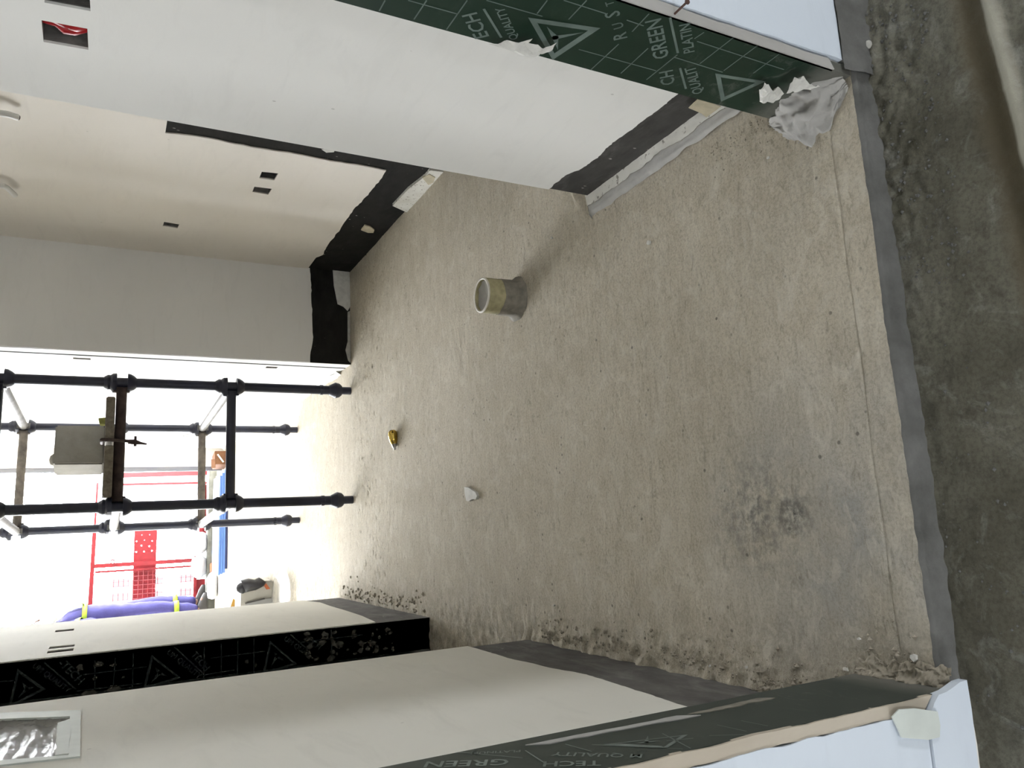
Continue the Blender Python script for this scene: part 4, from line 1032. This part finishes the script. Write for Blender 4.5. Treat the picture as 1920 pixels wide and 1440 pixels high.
# ------------------------------------------------------------------ far room
# kerb at the slab edge
K0, K1, KH = 9.83, 10.03, 0.085
struct(obj('trim_8', MB().grid(lambda u, v: Vector((-3.7+u*5.2, K0 if v < .34 else K0+0.004+(K1-K0)*(v-.34)/.66, (-0.02+(KH+.02)*v/.34 if v < .34 else KH)+0.004*nz(u*40, v*6, 7))), 160, 6), 'kerb', smooth=True, fix=False), 'olive-grey concrete kerb along the slab edge')
struct(obj('floor', MB().box((-3.7, K1-0.01, -0.30), (1.5, 10.9, 0.0)), 'kerb'), 'outer strip of slab beyond the kerb')
# blue boards lying on the floor
bx = [onZ(427, 882, 0), onZ(428, 1072, 0)]; yb0 = (bx[0].y+bx[1].y)/2
yb1 = onZ(411, 900, 0.03).y
st = thing('board_stack', 'flat stack of light blue boards lying on the floor before the kerb', 'boards', ((bx[0].x+bx[1].x)/2, yb0+.2, 0))
obj('batten', MB().box((bx[1].x+.03, yb0+.02, -.003), (bx[0].x, yb1-.05, 0.022)), 'navy_edge', st)
for k in range(3):
    z = 0.022+k*0.022
    obj('sheet', MB().box((bx[1].x-.01-.012*k, yb0+.01*k+.004, z+.001), (bx[0].x-.03*k, yb1+.01*k, z+0.021)), 'blue_sheet', st)
# brown carton
YC = 9.0
p0 = onY(425, 848, YC); p1 = onY(400, 874, YC)
YC = onZ(426, 862, 0).y
p0 = onY(404, 848, YC); p1 = onY(404, 874, YC); ztop = onY(403, 860, YC).z
th = thing('carton', 'brown cardboard carton with torn tape beside the white wall', 'carton', ((p0.x+p1.x)/2, YC+.1, 0))
ztop = max(0.12, ztop)
obj('body', bevel_box(Vector(((p0.x+p1.x)/2, YC+.12, ztop/2)), Vector((.985, .17, 0)), Vector((-.17, .985, 0)), (p0.x-p1.x)/2, .11, ztop/2, .004, 1), 'card', th)
obj('flap', MB().obox(Vector((p1.x+.03, YC+.02, ztop+.012)), Vector((.985, .17, 0)), Vector((0, .8, .6)), Vector((0, -.6, .8)), .05, .03, .002), 'card', th)
obj('tape', MB().obox(Vector(((p0.x+p1.x)/2+.01, YC-.004, ztop*.55)), Vector((.8, .14, .55)), Vector((-.55, 0, .83)), Vector((.17, -.985, 0)), .055, .008, .001), 'tape_pale', th)
# white sacks on and before the kerb
def sack(name, c, sx, sy, sz, rot, seed, lab, mat='sack'):
    def fn(u, v):
        t = u*2*math.pi; f = (v-.5)*math.pi
        x = math.copysign(abs(math.cos(t))**.6, math.cos(t))*math.cos(f)**.5 if True else 0
        y = math.copysign(abs(math.sin(t))**.6, math.sin(t))*math.cos(f)**.5
        z = math.sin(f)
        k = 1+.16*nz(x*2+seed, y*2, z*2)
        X, Y, Z = x*sx*k, y*sy*k, max(-.92, z*(1+.25*nz(x*3, y*3, seed)))*sz
        return Vector(c)+Vector((X*math.cos(rot)-Y*math.sin(rot), X*math.sin(rot)+Y*math.cos(rot), Z+sz*.92))
    mb = MB().grid(fn, 28, 14)
    return tag(obj(name, mb, mat, base=c, smooth=True), lab, 'sack', 'white sacks on the kerb')
kz = KH
s1 = onY(375, 1018, 9.93); s2 = onY(382, 1062, 9.93); s3 = onY(395, 1098, 9.62)
sack('sack', (s1.x, 9.93, kz), .125, .085, .075, 0.05, 3, 'white plastic sack slumped on the kerb nearest the scaffold poles')
sack('sack', (s2.x, 9.94, kz), .125, .085, .085, -.1, 8, 'white plastic sack slumped on the kerb near the blue boards end')
sack('sack', (s3.x, 9.60, 0), .15, .08, .055, .2, 14, 'white plastic sack on the floor against the kerb by the worker')
for i, (x, y, sx, lab) in enumerate(((391, 1065, .05, 'orange brick scrap on the kerb side between the white sacks'), (394, 1105, .045, 'orange brick scrap on the kerb side closest to the worker'))):
    p = onY(x, y, K0-.03)
    tag(obj('brick_scrap', bevel_box(Vector((p.x, K0-.04, .028)), Vector((.95, .3, 0)), Vector((-.3, .95, 0)), sx, .03, .028, .004, 1), 'orange', base=(p.x, K0-.04, 0)), lab, 'brick')
# black bag, cream boards, blue sack and plastic sheet on the left
YS = onZ(512, 1120, 0).y
th = thing('cream_bin', 'cream rectangular bin with an orange sticker standing behind the left wall', 'bin', (-0.62, YS+.15, 0))
a = onY(497, 1087, YS); b = onY(505, 1160, YS); zt = onY(452, 1115, YS).z
cx0, cx1 = b.x-.12, a.x
obj('body', bevel_box(Vector(((cx0+cx1)/2, YS+.16, zt/2)), Vector((1, -.06, 0)).normalized(), Vector((.06, 1, 0)).normalized(), (cx1-cx0)/2, .15, zt/2, .01), 'cream_box', th, smooth=True, sharp=40)
st_ = px_Y([(491, 1093), (497, 1092), (506, 1104), (499, 1105)], YS)
obj('sticker', MB().plate(YP(YS-.014, -1), st_, -.006, 0.004), 'orange', th)
st_ = px_Y([(459, 1130), (495, 1121), (497, 1123), (478, 1128), (460, 1132)], YS)
obj('slot', MB().plate(YP(YS-.012, -1), st_, -.006, 0.003), 'dark', th)  # raised dark plate, shade of a slot put into its colour
st_ = px_Y([(460, 1132), (480, 1127), (508, 1121), (514, 1136), (514, 1160), (462, 1160)], YS)
obj('lower_panel', MB().plate(YP(YS-.012, -1), st_, -.006, 0.0025), 'grey_box', th)
# black bag lying over its top
pts = [onY(*q, YS+.05) for q in ((452, 1098), (462, 1094), (474, 1095), (485, 1090), (487, 1086))]
rad = [0.045, 0.050, 0.042, 0.040, 0.030]
pts = [Vector((p.x, YS-.055, p.z)) for p in pts]
mb = MB().tube(pts, rad, 14)
mb.v = [(v[0]+.012*nz(v[0]*14, v[2]*14, 3), v[1]+.010*nz(v[0]*14, v[2]*14, 4), v[2]+.012*nz(v[0]*14, v[2]*14, 5)) for v in mb.v]
th = thing('black_bag', 'black plastic bag hanging over the rim of the cream bin', 'bag', pts[2])
obj('body', mb, 'black_bag', th, smooth=True)
obj('knot', MB().lathe(pts[0]+Vector((-.012, -.005, 0.012)), [(.012, -.03), (.036, -.02), (.044, 0), (.036, .02), (.012, .03)], 10, (0.3, -1, .2)), 'black_bag', th, smooth=True)
# blue sack behind
YQ = YS+.55
q0 = onY(452, 1112, YQ); q1 = onY(452, 1146, YQ); zl = 0.0; zu = onY(446, 1130, YQ).z
th = thing('cement_sack', 'blue and white printed cement sack with a yellow foot behind the cream bin', 'sack', ((q0.x+q1.x)/2-.06, YQ+.1, 0))
obj('body', bevel_box(Vector(((q0.x+q1.x)/2-.06, YQ+.1, zu*.5)), Vector((.97, -.22, 0)), Vector((.22, .97, 0)), .14, .08, zu*.5, .03, 3), 'blue_bag', th, smooth=True)
pn = px_Y([(441, 1114), (449, 1118), (452, 1140), (447, 1140), (443, 1128)], YQ-.02)
obj('white_band', MB().plate(YP(YQ-.03, -1), pn, -.012, 0.0), 'white_print', th)
pn = px_Y([(437, 1122), (442, 1126), (446, 1140), (431, 1140)], YQ-.02)
obj('yellow_band', MB().plate(YP(YQ-.03, -1), pn, -.012, 0.001), 'yellow', th)
# milky sheet
ol = px_Z([(516, 1105), (518, 1088), (530, 1072), (545, 1066), (549, 1085), (551, 1105), (549, 1135), (546, 1175), (516, 1175)], 0.01)
o = obj('plastic_sheet', scrap(lambda a, b, h: Vector((a, b, .003+h*1.3)), ol, .035, 31), 'film_floor', base=(ol[0][0], ol[0][1], 0), smooth=True); tag(o, 'milky plastic sheet spread on the floor in front of the cream bin', 'plastic sheet')

# ------------------------------------------------------------------ red safety barrier outside
YBR = 10.36
bar = thing('safety_barrier', 'red painted steel edge barrier with wire mesh and a perforated band outside the kerb', 'barrier', (0.2, YBR, 0))
def bpt(x, y): return onY(x, y, YBR)
def bstrip(name, p, q, w, parent=bar, dy=0.0, mat='red_paint'):
    a = bpt(*p)+Vector((0, dy, 0)); b = bpt(*q)+Vector((0, dy, 0)); d = (b-a).normalized(); n = Vector((0, 1, 0)); u = d.cross(n)
    return obj(name, MB().obox((a+b)/2, d, u, n, (b-a).length/2, w*0.85, 0.018), mat, parent)
bstrip('top_rail', (183, 905), (178, 985), .014); bstrip('top_rail', (178, 985), (169, 1130), .026)
bstrip('top_rail', (169, 1130), (158, 1330), .026)
bstrip('post', (205, 892), (405, 886), .034); bstrip('post', (205, 909), (400, 905), .016)
bstrip('post', (172, 1062), (368, 1050), .028); bstrip('post', (178, 1073), (366, 1061), .014)
bstrip('post', (172, 1250), (368, 1235), .028)
bstrip('bottom_rail', (367, 1042), (364, 1140), .022); bstrip('bottom_rail', (364, 1140), (357, 1330), .022)
bstrip('bottom_rail', (383, 905), (374, 1020), .022)
# bracket
bstrip('bracket', (208, 1050), (214, 1050), .010); bstrip('bracket', (208, 1056), (208, 1050), .008); bstrip('bracket', (214, 1056), (214, 1050), .008)
# perforated band
zt0 = bpt(250, 1060).z; zt1 = bpt(293, 1060).z
xr = bpt(270, 985).x; xl = bpt(270, 1330).x
holes = []
rn = random.Random(3)
for i in range(5):
    for j in range(3):
        cx = xr-.05-i*.065+rn.uniform(-.008, .008); cz = zt1+.05+j*.085+(.03 if i % 2 else 0); r = .008
        if cz < zt0-.02: holes.append([(cx+r*math.cos(k*math.pi/3), cz+r*math.sin(k*math.pi/3)) for k in range(6)])
obj('perforated_band', MB().plate(YP(YBR+.06, -1), [(xl, zt1-.005), (xr, zt1), (xr, zt0), (xl, zt0-.004)], -.003, 0, holes), 'red_paint', bar)
zk = bpt(366, 950).z
obj('toe_board', MB().box((bpt(390, 1330).x, YBR+.03, .02), (bpt(390, 1085).x, YBR+.045, bpt(366, 1110).z)).box((bpt(390, 1020).x, YBR+.03, .02), (bpt(390, 908).x, YBR+.045, bpt(381, 940).z)), 'red_paint', bar)
mb = MB()
mx0 = bpt(270, 1330).x; mx1 = bpt(270, 1066).x; mz0 = bpt(366, 1070).z; mz1 = bpt(174, 1070).z
k = mx0
while k < mx1: mb.tube([(k, YBR-.004, mz0), (k, YBR-.004, mz1)], .0030, 4); k += .052
k = mz0
while k < mz1: mb.tube([(mx0, YBR-.007, k), (mx1, YBR-.009, k)], .0030, 4); k += .052
o = obj('wire_mesh', mb, 'red_paint', bar); o['kind'] = 'stuff'

# ------------------------------------------------------------------ worker in coveralls (standing in profile, mostly hidden by the left wall)
PX, PY, PZ = onY(245, 1122, 9.92).x-0.15, 9.92, KH
def skin_mesh(name, verts, edges, radii, mat, parent, root=0, sub=2):
    me = bpy.data.meshes.new(name); me.from_pydata([tuple(v) for v in verts], edges, [])
    o = bpy.data.objects.new(name, me); COL.objects.link(o)
    md = o.modifiers.new('skin', 'SKIN'); md.use_smooth_shade = True
    if not me.skin_vertices: o.modifiers.update()
    sv = me.skin_vertices[0].data
    for i, r in enumerate(radii):
        sv[i].radius = (r, r) if isinstance(r, (int, float)) else r
        sv[i].use_root = (i == root)
    s = o.modifiers.new('sub', 'SUBSURF'); s.levels = sub; s.render_levels = sub
    bpy.context.view_layer.update()
    m2 = bpy.data.meshes.new_from_object(o.evaluated_get(bpy.context.evaluated_depsgraph_get())); m2.name = name
    bpy.data.objects.remove(o); bpy.data.meshes.remove(me)
    m2.materials.clear(); m2.materials.append(MAT[mat])
    m2.polygons.foreach_set('use_smooth', [True]*len(m2.polygons))
    r = bpy.data.objects.new(name, m2); COL.objects.link(r); r.parent = parent; ORG[r.name] = ORG[parent.name]; return r
per = thing('person', 'person in violet-blue coveralls with lime reflective bands standing at the slab edge', 'person', (PX, PY, PZ))
# local frame: +x is the way the person faces, y towards the picture's depth
J = {'pelvis': (0, 0, .95), 'waist': (.015, 0, 1.08), 'chest': (.03, 0, 1.30), 'upchest': (.005, 0, 1.44), 'neck': (.0, 0, 1.53), 'head0': (.02, 0, 1.60), 'head1': (.035, 0, 1.70), 'head2': (.02, 0, 1.79)}
for s, n in ((-1, 'n'), (1, 'f')):
    y = s
    J.update({'sh'+n: (-.01, .17*y, 1.45), 'el'+n: (-.02, .25*y, 1.17), 'wr'+n: (-.05, .26*y, .93), 'pa'+n: (-.055, .26*y, .865),
              'hip'+n: (0, .09*y, .90), 'kn'+n: (.045+.02*s, .11*y, .50), 'an'+n: (-.01+.04*s, .11*y, .09), 'he'+n: (.05+.04*s, .11*y, .045), 'to'+n: (.16+.04*s, .12*y, .035)})
def lean(v): return Vector((v[0]-max(0, v[2]-.92)*.17, v[1], v[2]))
for k_ in list(J):
    if not k_.startswith(('wr', 'pa')): J[k_] = tuple(lean(J[k_]))
for n in 'nf':
    for k_ in ('wr', 'pa'): J[k_+n] = (J[k_+n][0]-.05, J[k_+n][1], J[k_+n][2])
names = list(J); idx = {n: i for i, n in enumerate(names)}
E_ = [('pelvis','waist'),('waist','chest'),('chest','upchest'),('upchest','neck'),('neck','head0'),('head0','head1'),('head1','head2')]
for n in 'nf': E_ += [('upchest','sh'+n),('sh'+n,'el'+n),('el'+n,'wr'+n),('wr'+n,'pa'+n),('pelvis','hip'+n),('hip'+n,'kn'+n),('kn'+n,'an'+n),('an'+n,'he'+n),('he'+n,'to'+n)]
RB = {'pelvis': .125, 'waist': .115, 'chest': .13, 'upchest': .11, 'neck': .055, 'head0': .075, 'head1': .088, 'head2': .07}
for n in 'nf': RB.update({'sh'+n: .06, 'el'+n: .043, 'wr'+n: .030, 'pa'+n: .034, 'hip'+n: .088, 'kn'+n: .058, 'an'+n: .040, 'he'+n: .04, 'to'+n: .032})
V_ = [Vector(J[n]) for n in names]; Ed = [(idx[a], idx[b]) for a, b in E_]
# five fingers on each hand, part of the same body
Rl = [RB[n] for n in names]
for n, s in (('n', -1), ('f', 1)):
    base = Vector(J['pa'+n])
    for k, (dy, ln) in enumerate(((-.03, .062), (-.010, .075), (.010, .070), (.028, .055))):
        p1 = base+Vector((dy, 0, -.035)); p2 = p1+Vector((dy*.2, -s*.006, -ln*.5)); p3 = p2+Vector((0, -s*.016, -ln*.3))
        i0 = len(V_); V_ += [p1, p2, p3]; Rl += [.0095, .009, .0075]; Ed += [(idx['pa'+n], i0), (i0, i0+1), (i0+1, i0+2)]
    p1 = base+Vector((.036, -s*.006, .0)); p2 = p1+Vector((.018, -s*.012, -.035)); i0 = len(V_); V_ += [p1, p2]; Rl += [.011, .009]; Ed += [(idx['pa'+n], i0), (i0, i0+1)]
skin_mesh('body', V_, Ed, Rl, 'skin', per, 0)
cn = [n for n in names if not n.startswith(('head', 'pa', 'he', 'to', 'an'))]
J2 = {n: J[n] for n in cn}
for n in 'nf': J2['cf'+n] = tuple(Vector(J['an'+n])+Vector((0.01, 0, -.01))); cn.append('cf'+n)
ci = {n: i for i, n in enumerate(cn)}
E2 = [e for e in E_ if e[0] in ci and e[1] in ci] + [('kn'+n, 'cf'+n) for n in 'nf']
RC = dict(RB); RC.update({'pelvis': .165, 'waist': .150, 'chest': .162, 'upchest': .135, 'neck': .062})
for n in 'nf': RC.update({'sh'+n: .082, 'el'+n: .066, 'wr'+n: .048, 'hip'+n: .112, 'kn'+n: .088, 'cf'+n: .080})
cov = skin_mesh('coverall', [Vector(J2[n]) for n in cn], [(ci[a], ci[b]) for a, b in E2], [RC[n] for n in cn], 'cover', per, 0)
for v in cov.data.vertices:
    q = v.co; v.co = q + Vector((nz(q.x*9, q.y*9, q.z*14), nz(q.x*9+7, q.y*9, q.z*14), 0))*.012
def lp(mb, P): mb.v = [tuple(lean(v)+Vector((PX, PY, PZ))) for v in mb.v]; return mb
def hoop(c, r, h, ax=(0, 0, 1), sx=1.0):
    mb = MB(); mb.lathe(c, [(r-.004, -h), (r, -h), (r+.002, 0), (r, h), (r-.004, h)], 22, ax, cap=False); return mb
bands = [hoop((.03, 0, 1.235), .172, .024)]
for n in 'nf':
    k = Vector(J['kn'+n]); f = Vector(J['cf'+n] if 'cf'+n in J else J2['cf'+n]); c = k.lerp(f, .42); bands.append(hoop(c, .095, .026))
    s0 = Vector(J['sh'+n]); e0 = Vector(J['el'+n]); bands.append(hoop((lambda q: Vector((q.x+max(0, q.z-.92)*.17, q.y, q.z)))(s0.lerp(e0, .62)), .082, .026, (e0-s0)))
for mb in bands: obj('reflective_band', lp(mb, 0), 'hivis', per, smooth=True)
for s in (-1, 1):
    pts = [(.195, .08*s, 1.25), (.190, .08*s, 1.34), (.150, .085*s, 1.44), (.085, .09*s, 1.515), (.0, .09*s, 1.545), (-.085, .09*s, 1.505), (-.135, .085*s, 1.40), (-.145, .08*s, 1.25)]
    mb = MB()
    for a, b in zip(pts[:-1], pts[1:]):
        a = Vector(a); b = Vector(b); d = (b-a).normalized(); y = Vector((0, 1, 0)); mb.obox((a+b)/2, d, y, d.cross(y), (b-a).length/2+.004, .022, .004)
    obj('shoulder_band', lp(mb, 0), 'hivis', per)
mb = MB(); mb.lathe((.02, 0, 1.735), [(.112, -.01), (.118, 0), (.116, .03), (.10, .075), (.06, .10), (.001, .108)], 22, cap=False); obj('helmet', lp(mb, 0), 'helmet', per, smooth=True)
mb = MB()
mb.lathe((.125, 0, 1.665), [(.016, -.012), (.011, .008), (.004, .035)], 10, (-.3, 0, 1)); obj('nose', lp(mb, 0), 'skin', per, smooth=True)
for s in (-1, 1):
    obj('eye', lp(MB().lathe((.108, .032*s, 1.70), [(.002, -.004), (.011, 0), (.002, .006)], 10, (1, 0, 0)), 0), 'dark', per)
    obj('ear', lp(MB().lathe((.02, .092*s, 1.68), [(.004, -.004), (.026, 0), (.018, .010), (.004, .012)], 12, (0, s, 0)), 0), 'skin', per, smooth=True)
obj('mouth', lp(MB().obox((.106, 0, 1.625), Vector((1, 0, 0)), Vector((0, 1, 0)), Vector((0, 0, 1)), .005, .022, .004), 0), 'dark', per)
for n in 'nf':
    a = Vector(J['an'+n]); t = Vector(J['to'+n]); h = Vector(J['he'+n])
    mb = MB()
    prof = [(a.x-.075, .055, .0), (a.x-.07, .060, .10), (a.x+.03, .058, .095), (t.x-.02, .056, .075), (t.x+.055, .050, .045), (t.x+.075, .040, .012)]
    mb.grid(lambda u, v, a=a, t=t: Vector((a.x-.085+u*(t.x+.035-a.x+.085), a.y+math.cos(v*math.pi)*(.052*(1-.35*abs(2*u-1)**4)), math.sin(v*math.pi)*(.105 if u < .45 else .105-.06*(u-.45)/.55)*(1-.25*abs(2*u-1)**6))), 14, 12)
    obj('boot', lp(mb, 0), 'boot', per, smooth=True)

# ------------------------------------------------------------------ city outside, mostly lost in the glare
struct(obj('ground', MB().box((-220, 30, -42), (220, 300, -40)), 'ground'), 'city ground far below the slab')
def towerblk(x, y, w, d, z1, nx_, nz_, lab):
    t = thing('apartment_tower', lab, 'building', (x, y, -40)); fn = YP(y-d/2, -1)
    obj('facade', MB().box((x-w/2, y-d/2, -40), (x+w/2, y+d/2, z1)), 'tower', t)
    me = None; sx = w/nx_; sz = 3.0; n = 0
    for j in range(nz_):
        for i in range(nx_):
            cx = x-w/2+(i+.5)*sx; cz = z1-2-(j+.5)*sz
            if me is None:
                mbw = MB().box((-sx*.28, -.12, -.7), (sx*.28, .05, .7)); me = mbw.mesh('window'); me.materials.append(MAT['tower_glass'])
            o = bpy.data.objects.new('window', me); COL.objects.link(o); o.parent = t; o.location = (cx-x, -d/2, cz+40); n += 1
towerblk(5.5, 78, 11, 10, 4.2, 9, 9, 'pale apartment tower lost in the glare, seen between the scaffold poles')
towerblk(-9.0, 92, 12, 10, 3.0, 9, 9, 'pale lower apartment tower lost in the glare, left of the scaffold')
towerblk(-24, 110, 14, 10, 2.0, 9, 8, 'pale distant apartment tower behind the worker')
